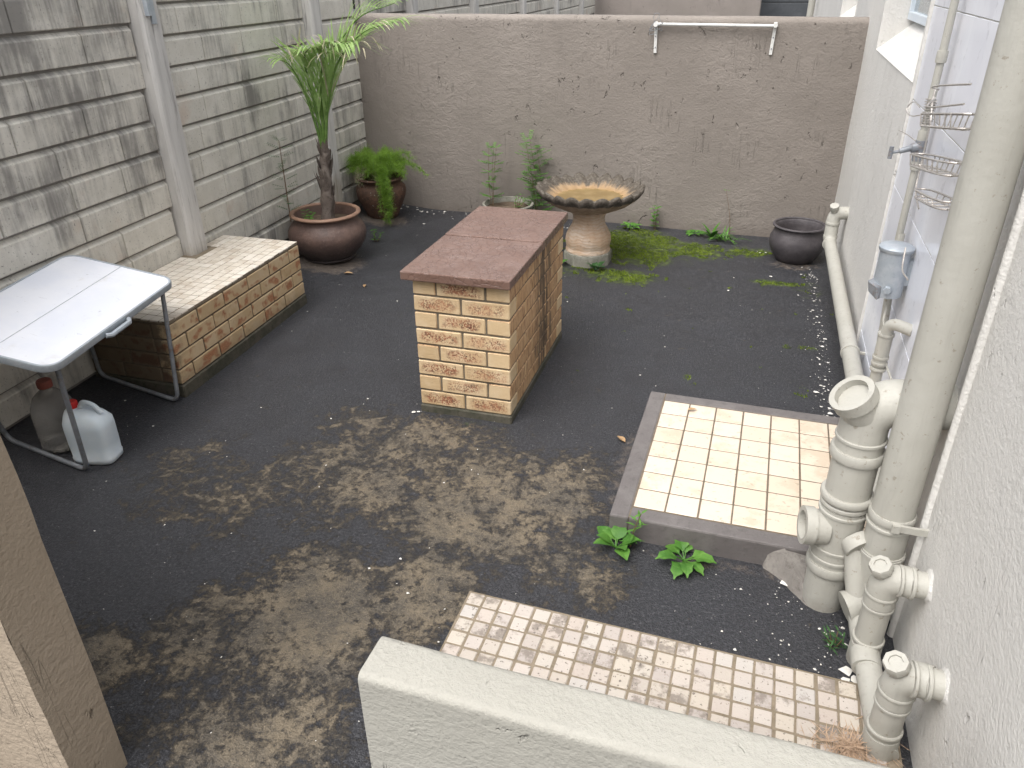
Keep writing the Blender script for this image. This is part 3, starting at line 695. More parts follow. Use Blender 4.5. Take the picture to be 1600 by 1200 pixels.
# ------------------------------------------------------------------ tiled step beside the soil pipe
step = thing('tiled_step', (1.45, -.2, 0), 'raised cream tiled platform with brown painted kerb beside the pipes', 'step')
TX, TY, TP, TR = 1.1357, .2443, .1205, -.0188
def T(i, j, z): a, c = i*TP, -j*TP; return Vector((TX + a - TR*c, TY + c + TR*a, z))
def quadprism(i0, i1, j0, j1, z0, z1): return MB().prism([T(i0,j1,z0),T(i1,j1,z0),T(i1,j0,z0),T(i0,j0,z0)],[T(i0,j1,z1),T(i1,j1,z1),T(i1,j0,z1),T(i0,j0,z1)])
KW = .62; IE = 7.15
quadprism(-KW+.05, IE, -KW+.05, 7+KW-.05, -.04, .0985).build('grout_bed', 'grout_dark', step)
quadprism(-KW, -.02, -KW, 7+KW, -.04, .101).build('kerb', 'kerb_brown', step, bevel=.008, segs=2)
quadprism(-.02, IE, -KW, -.02, -.04, .1005).build('kerb', 'kerb_brown', step, bevel=.008, segs=2)
quadprism(-.02, IE, 7.02, 7+KW, -.04, .1005).build('kerb', 'kerb_brown', step, bevel=.008, segs=2)
for i in range(7):
    for j in range(7):
        piece('floor_tile', (TP-.0065, .009, TP-.0065), 'cream_tile', step, T(i+.5, j+.5, .0955) , 0, .0012, .003).rotation_euler[2] = TR

# ------------------------------------------------------------------ mosaic strip in front of the low wall
strip = thing('mosaic_strip', (1.3, -1.4, 0), 'strip of tumbled beige mosaic tiles set in the ground behind the low wall', 'paving')
MX, MY, MP = .648, -1.117, .0587; MR = -.0337
def S(i, j, z): a, c = i*MP, -j*MP; return Vector((MX + a - MR*c*.3, MY + c + MR*a, z))
MB().prism([S(-.05,11,-.02),S(22.6,11,-.02),S(22.6,-.05,-.02),S(-.05,-.05,-.02)],[S(-.05,11,.0165),S(22.6,11,.0165),S(22.6,-.05,.0165),S(-.05,-.05,.0165)]).build('grout_bed', 'grout', strip)
rr = random.Random(4)
for i in range(22):
    for j in range(11):
        s_ = rr.choice([.005,.006,.0075])
        o = piece('mosaic_tile', (MP-s_, .012, MP-.006), 'travertine', strip, S(i+.5, j+.5, .0125+rr.uniform(-.001,.0015)), 0, .003, .008); o.rotation_euler[2] += MR

# ------------------------------------------------------------------ pipes on the house wall
def ring(b, p, d, r, h, seg=20):   # collar of radius r and height h round axis d at p
    p, d = Vector(p), Vector(d).normalized()
    b.tube([p-d*h/2, p-d*h*.32, p+d*h*.32, p+d*h/2], [r*.965, r, r, r*.965], seg)
def port(parent, p, d, r, dep, name='inspection_cap'):
    p, d = Vector(p), Vector(d).normalized(); b = MB()
    b.tube([p, p+d*dep*.55, p+d*dep*.56, p+d*dep, p+d*dep, p+d*(dep-.022), p+d*(dep-.022)], [r*.9, r*.9, r, r, r*.74, r*.72, .001], 28, caps=False, keep=True)
    return b.build(name, 'pipe_paint', parent, smooth=True, angle=35)
SX, SY = 1.80, -.80
soil = thing('soil_pipe', (SX, SY, 0), 'thick cream painted soil pipe with collars and open inspection cap by the tiled step', 'pipe')
MB().tube([(SX,SY,-.03),(SX,SY,.16)], .066, 28).build('foot', 'pipe_paint', soil, smooth=True)
MB().tube([(SX,SY,.16),(SX,SY,.40)], .070, 28).build('junction', 'pipe_paint', soil, smooth=True)
MB().tube([(SX,SY,.40),(SX,SY,.60)], .067, 28).build('riser', 'pipe_paint', soil, smooth=True)
for z, r, h in ((.165,.077,.035),(.205,.074,.014),(.245,.0735,.012),(.385,.0745,.012),(.415,.075,.014),(.442,.079,.024),(.60,.079,.034),(.655,.074,.012)):
    b = MB(); ring(b, (SX,SY,z), (0,0,1), r, h, 28); b.build('collar', 'pipe_paint', soil, smooth=True)
MB().tube(elbow((SX,SY,.60),(SX,SY,.775),(2.02,SY-.0,.79), .09, 9), .069, 28).build('bend', 'pipe_paint', soil, smooth=True)
port(soil, (SX-.012,SY-.012,.745), (-.62,-.28,.86), .066, .084)
port(soil, (SX-.04,SY-.02,.315), (-1,-.16,.05), .062, .075)
b = MB(); ring(b, (SX+.055,SY-.06,.30), (.45,-.75,-.35), .05, .04); b.build('collar', 'pipe_paint', soil, smooth=True)
MB().prism([(1.60,-.70,-.02),(1.66,-.745,-.02),(1.70,-.80,-.02),(1.755,-.875,-.02),(1.84,-.87,-.02),(1.90,-.74,-.02),(1.86,-.62,-.02),(1.62,-.63,-.02)],[(1.612,-.675,.070),(1.665,-.69,.088),(1.705,-.745,.070),(1.755,-.825,.024),(1.82,-.82,.03),(1.86,-.73,.06),(1.85,-.64,.10),(1.64,-.635,.100)]).top('mortar_fillet', 'rough_mortar', (1.75,-.7,0), 'broken grey mortar wedge at the foot of the soil pipe', 'mortar', bevel=.008)
DX, DY = 1.922, -.868
dp = thing('rain_downpipe', (DX, DY, 0), 'thick cream downpipe rising to the top right corner', 'pipe')
MB().tube([(DX,DY,.20),(DX,DY,2.9)], .061, 28).build('pipe', 'pipe_paint', dp, smooth=True)
MB().tube([(DX,DY,.31),(DX,DY,.19),(DX-.005,DY-.01,.10)], [.066,.066,.056], 28).build('shoe', 'pipe_paint', dp, smooth=True)
for z in (.30,.41): 
    b = MB(); ring(b, (DX,DY,z), (0,0,1), .068, .012, 28); b.build('collar', 'pipe_paint', dp, smooth=True)
b = MB(); ring(b, (DX,DY,.44), (0,0,1), .067, .028, 28); b.box((DX-.01,DY-.080,.427),(DX+.012,DY-.060,.453)); b.box((DX+.0,DY-.075,.429),(2.016,DY-.066,.451)); b.build('clamp', 'pipe_white', dp, smooth=True)
MB().tube([(2.008,-.905,-.03),(2.008,-.905,2.9)], .015, 14).top('wall_conduit', 'grey_plaster', (2.008,-.905,0), 'thin painted conduit on the wall just right of the thick downpipe', 'conduit', smooth=True)

def waste(y, x, zt, label, run_to):
    t = thing('waste_pipe', (x, y, 0), label, 'pipe', 'waste pipes leaving the wall near the bottom right corner')
    yw = y - .03
    MB().tube([(2.03,yw,zt+.015),(1.955,yw+.005,zt+.012)], .038, 20).build('stub', 'pipe_white', t, smooth=True)
    MB().tube(elbow((1.975,yw+.003,zt+.012),(x,y,zt),(x,y,zt-.10), .055, 8), .044, 22).build('bend', 'pipe_paint', t, smooth=True)
    MB().tube([(x,y,zt-.09),(x,y,.055)], .040, 22).build('riser', 'pipe_paint', t, smooth=True)
    for p, d, r, h in (((x,y,zt-.062),(0,0,1),.0465,.012),((x,y,zt-.108),(0,0,1),.0455,.010),((x,y,.10),(0,0,1),.0465,.012),((x,y,.035),(0,0,1),.046,.09),((1.965,yw+.003,zt+.012),(1,0,0),.0465,.01),((1.935,yw+.006,zt+.011),(1,0,0),.0462,.008)):
        b = MB(); ring(b, p, d, r, h, 22); b.build('collar', 'pipe_paint', t, smooth=True)
    b = MB(); p0, d = Vector((x-.012,y-.006,zt+.012)), Vector((-.35,-.30,.88)).normalized()
    b.tube([p0, p0+d*.045], .026, 16); b.tube([p0+d*.026, p0+d*.043, p0+d*.050, p0+d*.050, p0+d*.040, p0+d*.040], [.033,.033,.030,.018,.016,.001], 8, caps=False, keep=True)
    b.build('cleanout_plug', 'pipe_white', t, smooth=True, angle=30)
    b = MB(); rq = random.Random(3)
    vs = []; n = 14
    for i in range(n):
        a = 2*math.pi*i/n; r_ = .06*(1+.3*rq.uniform(-1,1)); vs.append((xw(yw)+.006, yw+r_*math.cos(a), zt+.015+r_*math.sin(a)))
    c2 = [(xw(yw)-.007, yw+.038*math.cos(2*math.pi*i/n), zt+.015+.038*math.sin(2*math.pi*i/n)) for i in range(n)]
    b.prism(vs, c2); b.build('plaster_patch', 'grey_plaster', t, smooth=True, angle=60)
    return t
waste(-1.045, 1.905, .345, 'cream waste pipe with round plug, the farther of the two beside the downpipe foot', None)
waste(-1.365, 1.915, .305, 'cream waste pipe with round plug, nearest the low front wall', None)
runp = thing('branch_pipe', (1.9, -1.0, 0), 'cream sloping pipe on the ground linking the waste pipes to the soil pipe', 'pipe')
MB().tube([(1.925,-1.40,.03),(1.915,-1.25,.045),(1.90,-1.05,.065),(1.89,-.94,.10)], .037, 20).build('run', 'pipe_white', runp, smooth=True)
MB().tube([(1.89,-.945,.095),(1.865,-.895,.19),(1.85,-.858,.285)], .034, 18).build('rise', 'pipe_white', runp, smooth=True)
b = MB(); b.tube([(1.845,-.94,.105),(1.89,-.925,.12),(1.93,-.89,.15),(1.935,-.87,.20)], [.052,.05,.05,.045], 18); b.build('junction', 'pipe_paint', runp, smooth=True)
b = MB(); ring(b, (1.90,-1.10,.06), (.03,-1,-.1), .043, .06); b.build('collar', 'pipe_white', runp, smooth=True)

# pipe along the foot of the far wall
fp = thing('wall_drain_pipe', (1.96, 1.6, 0), 'cream drain pipe sloping along the wall foot from the dark pot corner', 'pipe')
MB().tube(elbow((2.05,2.42,.46),(1.955,2.42,.455),(1.955,2.40,.28), .05, 7), .042, 20).build('bend', 'pipe_paint', fp, smooth=True)
MB().tube(elbow((1.955,2.405,.36),(1.957,2.39,.265),(1.958,1.9,.262), .06, 7)+[(1.96,.636,.242),(1.96,-.55,.225)], .039, 20).build('run', 'pipe_paint', fp, smooth=True)
for p, d in (((1.955,2.41,.39),(0,0,1)),((1.955,2.40,.30),(0,0,1)),((1.955,2.36,.262),(0,1,0)),((1.96,.70,.243),(0,1,0))):
    b = MB(); ring(b, p, d, .045, .02); b.build('collar', 'pipe_paint', fp, smooth=True)
b = MB(); b.tube([(1.95,2.40,.47),(1.945,2.38,.505)], .022, 12); b.tube([(1.946,2.386,.495),(1.943,2.376,.515)], .029, 8); b.build('cleanout_plug', 'pipe_white', fp, smooth=True, angle=30)
b = MB(); b.box((1.955,.70,.236),(2.03,.715,.250)); b.build('clip', 'pipe_white', fp, bevel=.002)

# pipe from the basin, on the tiled panel
bs = thing('basin_pipe', (1.955, -.02, .45), 'thin cream pipe bending into the white tiles below the metal canister', 'pipe')
MB().tube(elbow((2.03,-.10,.715),(1.955,-.03,.715),(1.955,-.02,.58), .04, 7)+[(1.955,-.02,.40)], .022, 16).build('bend', 'pipe_white', bs, smooth=True)
MB().tube([(1.955,-.02,.66),(1.955,-.02,.53)], .027, 16).build('trap', 'pipe_paint', bs, smooth=True)
for z in (.66,.565,.54,.515): 
    b = MB(); ring(b, (1.955,-.02,z), (0,0,1), .030, .012); b.build('collar', 'pipe_paint', bs, smooth=True)
MB().tube(curve([(1.99,.33,.95),(1.985,.30,.80),(1.985,.24,.66),(1.99,.22,.50),(2.0,.22,.2)],6), .016, 12).top('supply_pipe', 'pipe_paint', (1.99,.25,.2), 'thin vertical cream pipe on the tiles below the metal canister', 'pipe', smooth=True)

# water pipe with tap
wpz = thing('water_pipe', (1.985, .33, .85), 'thin painted water pipe climbing the white tiles to the top right', 'pipe')
MB().tube([(1.985,.33,.85),(1.985,.33,2.6)], .0135, 14).build('pipe', 'pipe_paint', wpz, smooth=True)
for z in (1.22,1.325,1.60): 
    b = MB(); ring(b, (1.985,.33,z), (0,0,1), .019, .04); b.build('coupling', 'pipe_paint', wpz, smooth=True)
tap = thing('stop_tap', (1.985, .33, 1.265), 'grey metal stop tap sticking out of the water pipe', 'tap')
MB().tube([(1.985,.33,1.235),(1.985,.33,1.31)], [.021,.021], 12).build('valve_body', 'tube_steel', tap, smooth=True)
MB().tube([(1.985,.33,1.285),(1.955,.325,1.28),(1.95,.325,1.28),(1.915,.32,1.268)], [.022,.019,.012,.010], 12).build('bonnet', 'tube_steel', tap, smooth=True)
b = MB().tube([(1.915,.32,1.268),(1.885,.315,1.262)], .006, 8); b.tube([(1.885,.315,1.240),(1.885,.315,1.285)], .008, 8); b.build('handle', 'tube_steel', tap, smooth=True)

# galvanised canister on the tiles
can = thing('metal_canister', (1.955, .16, .755), 'blue grey galvanised canister with lid fixed to the white tiles', 'canister')
MB().tube([(1.955,.16,.755),(1.955,.16,.935)], .056, 28).build('body', 'galvanised', can, smooth=True)
MB().lathe([(.0,.0),(.06,0),(.063,.004),(.063,.014),(.055,.022),(.02,.027),(0,.028)], (1.955,.16,.932), 28).build('lid', 'galvanised', can, smooth=True)
MB().tube([(1.947,.105,.79),(1.944,.092,.79)], [.017,.014], 6).build('bolt', 'galvanised', can)
MB().prism([(1.885,.14,.765),(1.915,.10,.745),(1.935,.12,.752),(1.905,.17,.772)],[(1.875,.145,.81),(1.905,.105,.80),(1.930,.115,.80),(1.90,.17,.815)]).build('spout', 'tube_steel', can, bevel=.003)
MB().box((2.0,.14,.80),(2.03,.18,.90)).build('mount', 'galvanised', can)
MB().tube(curve([(1.955,.16,.76),(1.965,.15,.70),(1.958,.10,.66),(1.975,.06,.62),(1.97,-.01,.56),(2.0,-.08,.50)],7), .004, 6).top('white_cable', 'pipe_white', (1.96,.1,.6), 'thin white cable hanging below the metal canister', 'cable', smooth=True)

# wire shower caddy tied to the water pipe
cad = thing('wire_caddy', (1.93, -.15, 1.15), 'rusty wire shower caddy with three baskets tied to the water pipe', 'caddy')
def basket(z0, y0, y1, x0, x1, rise, nb):
    ov = lambda z, s=1.: [(( x0+x1)/2 + (x1-x0)/2*math.copysign(abs(math.sin(a))**.6, math.sin(a))*s, (y0+y1)/2 + (y1-y0)/2*math.copysign(abs(math.cos(a))**.6, math.cos(a))*s, z) for a in [2*math.pi*i/28 for i in range(29)]]
    MB().tube(ov(z0+rise), .0034, 6, caps=False).build('rim_wire', 'steel_wire', cad, smooth=True)
    MB().tube(ov(z0,.9), .003, 6, caps=False).build('base_wire', 'steel_wire', cad, smooth=True)
    for i in range(nb):
        y = y0 + (y1-y0)*(i+1)/(nb+1)
        MB().tube([(x0,y,z0+rise),(x0+.006,y-.01,z0),((x0+x1)/2,y-.02,z0-.004),(x1-.006,y-.03,z0),(x1,y-.03,z0+rise)], .0024, 5).build('bar', 'steel_wire', cad, smooth=True)
def tilt(z, y): return z + (.12-y)*.155
_b = basket
def basket(z0, y0, y1, x0, x1, rise, nb):
    n0 = len(bpy.data.objects); before = set(o.name for o in bpy.data.objects); _b(z0, y0, y1, x0, x1, rise, nb)
    for o in bpy.data.objects:
        if o.name not in before:
            for q_ in o.data.vertices: q_.co.z += (.12 - (q_.co.y + ORG[o.name].y))*.155
basket(1.395,.12,-.46,1.91,1.985,.040,7); basket(1.262,.14,-.44,1.91,1.985,.038,7); basket(1.165,-.02,-.46,1.92,1.985,.024,4)
MB().tube(curve([(1.985,.24,1.50),(1.95,.18,1.515),(1.93,-.1,1.555),(1.93,-.44,1.60)],6), .0032, 6).build('hook_wire', 'steel_wire', cad, smooth=True)
MB().tube(curve([(1.975,.22,1.475),(1.945,.16,1.46),(1.93,0,1.475),(1.93,-.42,1.545)],6), .0032, 6).build('hook_wire', 'steel_wire', cad, smooth=True)
MB().tube(curve([(1.975,.25,1.50),(1.965,.20,1.46),(1.965,.15,1.40),(1.965,.14,1.27),(1.96,.10,1.18),(1.955,-.05,1.15)],6), .0032, 6).build('back_wire', 'steel_wire', cad, smooth=True)
wr = []
for i in range(60):
    a = i*1.15; wr.append((1.985+.02*math.cos(a), .33+.02*math.sin(a), 1.36+.10*i/60))
MB().tube(wr, .0022, 5).build('tie_wire', 'steel_wire', cad, smooth=True)
MB().tube(curve([(1.965,.33,1.40),(1.94,.40,1.385),(1.93,.46,1.40),(1.945,.44,1.43),(1.96,.38,1.42)],5), .0022, 5).build('tie_wire', 'steel_wire', cad, smooth=True)
MB().tube(curve([(1.975,.31,1.30),(1.95,.42,1.31),(1.93,.52,1.31)],5), .002, 5).build('tie_wire', 'steel_wire', cad, smooth=True)
MB().tube(curve([(1.93,-.12,1.03),(1.92,-.2,.98),(1.92,-.32,.985)],6), .003, 6).build('hook_wire', 'steel_wire', cad, smooth=True)

# ------------------------------------------------------------------ folding table
A_, B2, D_ = Vector((-1.188,-.096,.600)), Vector((-1.100,-.966,.552)), Vector((-1.738,-.165,.705))
u, v = (D_-A_), (B2-A_); nrm_ = u.cross(v).normalized()
if nrm_.z < 0: nrm_ = -nrm_
tb = thing('folding_table', (-1.4,-.55,gz(-1.4,-.55)), 'white topped folding camp table with steel tube legs by the left fence', 'table')
def tp_(a, c, d=0.): return A_ + u*a + v*c + nrm_*d
def rrect(inset, r, d, n=6):
    lu, lv = u.length, v.length; out = []
    for cx, cy, a0 in ((r,r,180),(lu-r,r,270),(lu-r,lv-r,0),(r,lv-r,90)):
        for i in range(n+1):
            a = math.radians(a0 + 90*i/n); px, py = cx + (r-inset)*math.cos(a), cy + (r-inset)*math.sin(a)
            out.append(tp_(px/lu, py/lv, d + .006*math.exp(-((px/lu-.5)/.03)**2)*0))
    return out
MB().prism(rrect(.006,.07,-.014), rrect(.006,.07,0)).build('top', 'table_white', tb)
b = MB(); o_, i_ = rrect(0,.07,0), rrect(.012,.07,0); n = len(o_); vs = []
for ring_, d in ((rrect(0,.07,0),-.026),(rrect(0,.07,0),-.002),(rrect(.003,.07,0),.003),(rrect(.012,.07,0),.003),(rrect(.013,.07,0),-.001)): vs += [q_ + nrm_*d for q_ in ring_]
b.add(vs, [(k*n+i, k*n+(i+1)%n, (k+1)*n+(i+1)%n, (k+1)*n+i) for k in range(4) for i in range(n)])
b.build('edge_trim', 'galvanised', tb, smooth=True, angle=50)
b = MB(); b.tube([tp_(.5,.01,.0008), tp_(.5,.99,.0008)], .0010, 6); b.build('hinge_line', 'galvanised', tb)
b = MB().tube([tp_(-.02,.46,-.012),tp_(-.045,.48,-.014),tp_(-.045,.62,-.014),tp_(-.02,.64,-.012)], .011, 8); b.build('handle', 'galvanised', tb, smooth=True)
for c_, yb, xr in ((.10,-.262,-1.206),(.93,-.882,-1.186)):
    a0, a1 = tp_(.05,c_,-.022), tp_(.93,c_,-.022)
    xl = -1.72 if c_ < .5 else -1.67
    yl = yb + .06
    pth = elbow(a0,(xr,yb,gz(xr,yb)+.011),(xl,yl,gz(xl,yl)+.012), .05, 6)[:-1] + elbow((xr-.2,yb+.02,gz(xr-.2,yb)+.011),(xl,yl,gz(xl,yl)+.012),a1,.05,6)[1:]
    MB().tube(pth, .0105, 12).build('leg_frame', 'tube_steel', tb, smooth=True)
    for q_ in (a0, a1): MB().tube([q_+Vector((0,-.012,0)), q_+Vector((0,.012,0))], .016, 10).build('leg_hinge', 'tube_steel', tb, smooth=True)

# ------------------------------------------------------------------ containers under the table
def superring(hx, hy, z, M, e=4., n=28, sx=0.):
    out = []
    for i in range(n):
        a = 2*math.pi*i/n; c, s = math.cos(a), math.sin(a)
        out.append(M @ Vector((sx + hx*math.copysign(abs(c)**(2/e), c), hy*math.copysign(abs(s)**(2/e), s), z)))
    return out
def loft(rings, cap=True):
    b = MB(); n = len(rings[0]); b.add([q_ for r_ in rings for q_ in r_], [(k*n+i, k*n+(i+1)%n, (k+1)*n+(i+1)%n, (k+1)*n+i) for k in range(len(rings)-1) for i in range(n)])
    if cap: b.f.append(tuple(range(n))[::-1]); b.f.append(tuple(range((len(rings)-1)*n, len(rings)*n)))
    return b
jc = (-1.225, -.775, gz(-1.225,-.775)); MJ = Matrix.Translation(jc) @ Matrix.Rotation(math.radians(12), 4, 'Z')
jug = thing('jerrycan', jc, 'translucent white plastic jerrycan with red cap under the folding table', 'jerrycan')
loft([superring(.085,.055,0,MJ), superring(.094,.064,.008,MJ), superring(.096,.066,.03,MJ), superring(.093,.064,.035,MJ), superring(.095,.066,.10,MJ), superring(.096,.066,.17,MJ), superring(.094,.065,.20,MJ), superring(.080,.052,.232,MJ,3.2,sx=-.008), superring(.055,.036,.250,MJ,2.6,sx=-.028), superring(.026,.026,.258,MJ,2,sx=-.045), superring(.020,.020,.262,MJ,2,sx=-.05)]).build('body', 'jug_plastic', jug, smooth=True, angle=50)
loft([superring(.024,.024,.258,MJ,2,24,-.05), superring(.024,.024,.283,MJ,2,24,-.05), superring(.021,.021,.288,MJ,2,24,-.05)]).build('cap', 'red_plastic', jug, smooth=True)
MB().tube([MJ @ Vector(q_) for q_ in curve([(-.015,0,.262),(.005,0,.285),(.045,0,.272),(.075,0,.235)],5)], .011, 10).build('handle', 'jug_plastic', jug, smooth=True)
bc = (-1.44, -.745, gz(-1.44,-.745))
bt = thing('water_bottle', bc, 'dusty clear plastic bottle with brown cap, left of the white jerrycan', 'bottle')
MB().lathe([(.0,.004),(.07,0),(.088,.012),(.09,.03),(.086,.04),(.09,.05),(.09,.095),(.086,.103),(.09,.111),(.09,.17),(.084,.21),(.066,.25),(.04,.275),(.026,.285),(.025,.305)], bc, 32).build('body', 'bottle_plastic', bt, smooth=True, angle=60)
MB().lathe([(.030,.298),(.031,.302),(.031,.325),(.028,.331),(0,.332)], bc, 20).build('cap', 'brown_plastic', bt, smooth=True)

# ------------------------------------------------------------------ pots
def pot(name, c, prof, mat, label, rim=None, soil_z=None, soil_r=None, wob=.01, seed=0):
    t = thing(name, c, label, 'plant pot')
    MB().lathe(prof, c, 48, wob, seed).build('body', mat, t, smooth=True, angle=60)
    if rim:
        r, z, rr_ = rim; MB().lathe([(r + rr_*math.cos(a), z + rr_*.8*math.sin(a)) for a in [2*math.pi*i/12 for i in range(13)]], c, 48, wob, seed, False).build('rim', 'terracotta_rim' if mat == 'terracotta' else mat, t, smooth=True, angle=180)
    if soil_z:
        b = MB(); n = 24; vs = [Vector(c)+Vector((0,0,soil_z+.01))]; fs = []
        for k in range(1, 6):
            for i in range(n):
                a = 2*math.pi*i/n; r_ = soil_r*k/5; vs.append(Vector(c)+Vector((r_*math.cos(a), r_*math.sin(a), soil_z+.012*mnoise.noise(Vector((r_*math.cos(a)*18, r_*math.sin(a)*18, seed))))))
        for i in range(n): fs.append((0,1+i,1+(i+1)%n))
        for k in range(4):
            for i in range(n): fs.append((1+k*n+i,1+(k+1)*n+i,1+(k+1)*n+(i+1)%n,1+k*n+(i+1)%n))
        b.add(vs, fs).build('soil', 'soil', t, smooth=True)
    return t
PC = Vector((-1.525, 1.885, gz(-1.525,1.885)))
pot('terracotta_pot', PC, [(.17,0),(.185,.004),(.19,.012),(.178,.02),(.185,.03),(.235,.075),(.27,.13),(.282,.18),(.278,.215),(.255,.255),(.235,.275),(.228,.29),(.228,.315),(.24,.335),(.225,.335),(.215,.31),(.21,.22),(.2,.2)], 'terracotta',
    'wide terracotta pot holding the palm', (.238,.333,.017), .262, .225, .008, 2)
FC = Vector((-1.60, 2.96, gz(-1.6,2.96)))
pot('clay_pot', FC, [(.125,0),(.135,.01),(.15,.05),(.18,.11),(.205,.17),(.213,.22),(.205,.255),(.18,.28),(.17,.292),(.18,.31),(.20,.325),(.19,.335),(.165,.33),(.16,.29),(.16,.25)], 'old_clay',
    'dark old clay pot with the feathery fern in the far left corner', (.192,.328,.013), .30, .165, .012, 5)
KC = Vector((1.785, 2.865, gz(1.785,2.865)))
pot('black_pot', KC, [(.12,0),(.135,.006),(.165,.05),(.19,.10),(.199,.14),(.195,.175),(.178,.21),(.172,.225),(.172,.25),(.182,.262),(.172,.262),(.160,.25),(.158,.21),(.15,.13)], 'black_pot',
    'empty charcoal pot in the far right corner', (.178,.262,.011), .17, .16, .008, 8)
HC = Vector((-.50, 3.06, 0))
pot('weathered_bowl', HC, [(.13,0),(.15,.02),(.19,.09),(.205,.15),(.212,.18),(.20,.187),(.185,.17),(.18,.13)], 'mossy_concrete',
    'low weathered planter with weeds, hidden behind the brick pedestal', (.205,.182,.011), .15, .18, .03, 11)

# ------------------------------------------------------------------ bird bath
BC = Vector((.322, 2.375, gz(.322,2.375)))
bath = thing('bird_bath', BC, 'stone bird bath with scalloped bowl of brown water on a swollen pedestal', 'bird bath')
oct_ = lambda r, z: [BC + Vector((r*math.cos(math.pi/8+i*math.pi/4), r*math.sin(math.pi/8+i*math.pi/4), z)) for i in range(8)]
b = MB(); rings = [oct_(.180,-.02), oct_(.180,.07), oct_(.174,.085)]; loft(rings).build('base', 'mossy_concrete', bath, bevel=.006)
def lobj(name, prof, mat, parent, wobf, seg=192):
    b = MB(); vs = []; n = len(prof)
    for r, z, k in prof:
        for j in range(seg):
            a = 2*math.pi*j/seg; rr_, zz_ = wobf(a, r, z, k); vs.append(BC + Vector((rr_*math.cos(a), rr_*math.sin(a), zz_)))
    b.add(vs, [(i*seg+j, i*seg+(j+1)%seg, (i+1)*seg+(j+1)%seg, (i+1)*seg+j) for i in range(n-1) for j in range(seg)])
    return b.build(name, mat, parent, smooth=True, angle=70)
lobj('pedestal', [(.160,.083,0),(.163,.095,.2),(.152,.105,.3),(.158,.125,1),(.166,.165,1),(.160,.20,1),(.140,.24,1),(.120,.275,1),(.112,.31,1),(.115,.34,.6),(.130,.37,.3),(.12,.385,0)], 'pedestal_stone', bath,
     lambda a, r, z, k: (r*(1+.012*k*math.cos(16*a)+.012*k*mnoise.noise(Vector((math.cos(a)*4,math.sin(a)*4,z*16)))), z), 96)
NS = 22
def scal(a, r, z, k):
    s = 2*abs(math.cos(NS*a/2))-1; j = mnoise.noise(Vector((math.cos(a)*6, math.sin(a)*6, z*9)))
    return r*(1+.030*k*s+.018*k*j), z + .012*k*s + .006*k*j
lobj('bowl', [(.10,.372,0),(.15,.380,.15),(.225,.410,.45),(.295,.445,.8),(.328,.468,1),(.354,.490,1.1),(.368,.512,1.2),(.371,.532,1.2),(.358,.540,1.2),(.340,.530,1.1),(.31,.506,.9),(.265,.478,.6),(.21,.456,.3),(.12,.442,.1),(.0,.44,0)], 'bowl_stone', bath, scal)
b = MB(); n = 64; b.add([BC+Vector((0,0,.468))]+[BC+Vector((.245*(1+.02*math.cos(NS*2*math.pi*i/n))*math.cos(2*math.pi*i/n), .245*math.sin(2*math.pi*i/n), .468)) for i in range(n)], [(0,1+i,1+(i+1)%n) for i in range(n)])
b.build('water', 'murky_water', bath)

# ------------------------------------------------------------------ plants
def blade(b, base, d, up, L, wd, droop=.3, n=4, fold=.0):
    # a tapering strip leaf growing along d, bending down
    d = Vector(d).normalized(); up = Vector(up); side = d.cross(up)
    if side.length < 1e-4: side = d.cross(Vector((1,.3,.1)))
    side.normalize(); p = Vector(base); vs = []; fs = []; step_ = L/n
    for i in range(n+1):
        t = i/n; w_ = wd*(math.sin(math.pi*min(1, .12+.88*t))**.7 if t < 1 else 0)*(.5 if i == 0 else 1)
        vs += [p - side*w_/2, p + side*w_/2]
        p = p + d*step_; d = (d + Vector((0,0,-droop/n))).normalized()
    for i in range(n): fs.append((2*i,2*i+1,2*i+3,2*i+2))
    b.add(vs, fs)
def leaf(b, base, d, L, wd, n=5, droop=.3, cup=.15, lobes=0):
    # broad leaf with midrib fold
    d = Vector(d).normalized(); side = d.cross(Vector((0,0,1)))
    if side.length < .05: side = Vector((1,0,0))
    side.normalize(); p = Vector(base); vs = []; fs = []
    for i in range(n+1):
        t = i/n; w_ = wd*.5*(math.sin(math.pi*t**.75)) if 0 < i < n else wd*.03
        if lobes: w_ *= 1 + .35*math.cos(t*lobes*6.28)
        nu = side.cross(d).normalized()
        vs += [p - side*w_ + nu*cup*w_, p, p + side*w_ + nu*cup*w_]
        p = p + d*(L/n); d = (d + Vector((0,0,-droop/n))).normalized()
    for i in range(n): fs += [(3*i,3*i+1,3*i+4,3*i+3),(3*i+1,3*i+2,3*i+5,3*i+4)]
    b.add(vs, fs)

# palm
R = random.Random(11)
palm = thing('palm_plant', PC+Vector((0,.02,.262)), 'young palm with brown husk trunk and arching green fronds', 'palm')
tb0, tb1 = PC+Vector((-.01,.03,.24)), Vector((-1.485,1.93,.80))
b = MB(); n = 18; pth = []; rad_ = []
for i in range(n+1):
    t = i/n; pth.append(tb0.lerp(tb1, t)+Vector((.008*math.sin(t*5),.006*math.cos(t*7),0))); rad_.append(.052-.020*t+.005*math.sin(t*23))
b.tube(pth, rad_, 16)
bb_ = [q_ + Vector((.012*mnoise.noise(q_*32), .012*mnoise.noise(q_*29+Vector((5,0,0))), 0)) for q_ in b.v]; b.v = bb_
b.build('trunk', 'trunk_husk', palm, smooth=True, angle=60)
b = MB()
for i in range(46):   # loose husk fibres and torn leaf bases
    t = R.uniform(.05,1); a = R.uniform(0,6.28); p0 = tb0.lerp(tb1,t)+Vector((math.cos(a),math.sin(a),0))*(.049-.018*t)
    blade(b, p0, (math.cos(a)*.28,math.sin(a)*.28,1), (math.cos(a),math.sin(a),0), R.uniform(.05,.15), R.uniform(.014,.035), R.uniform(-.2,.25), 4)
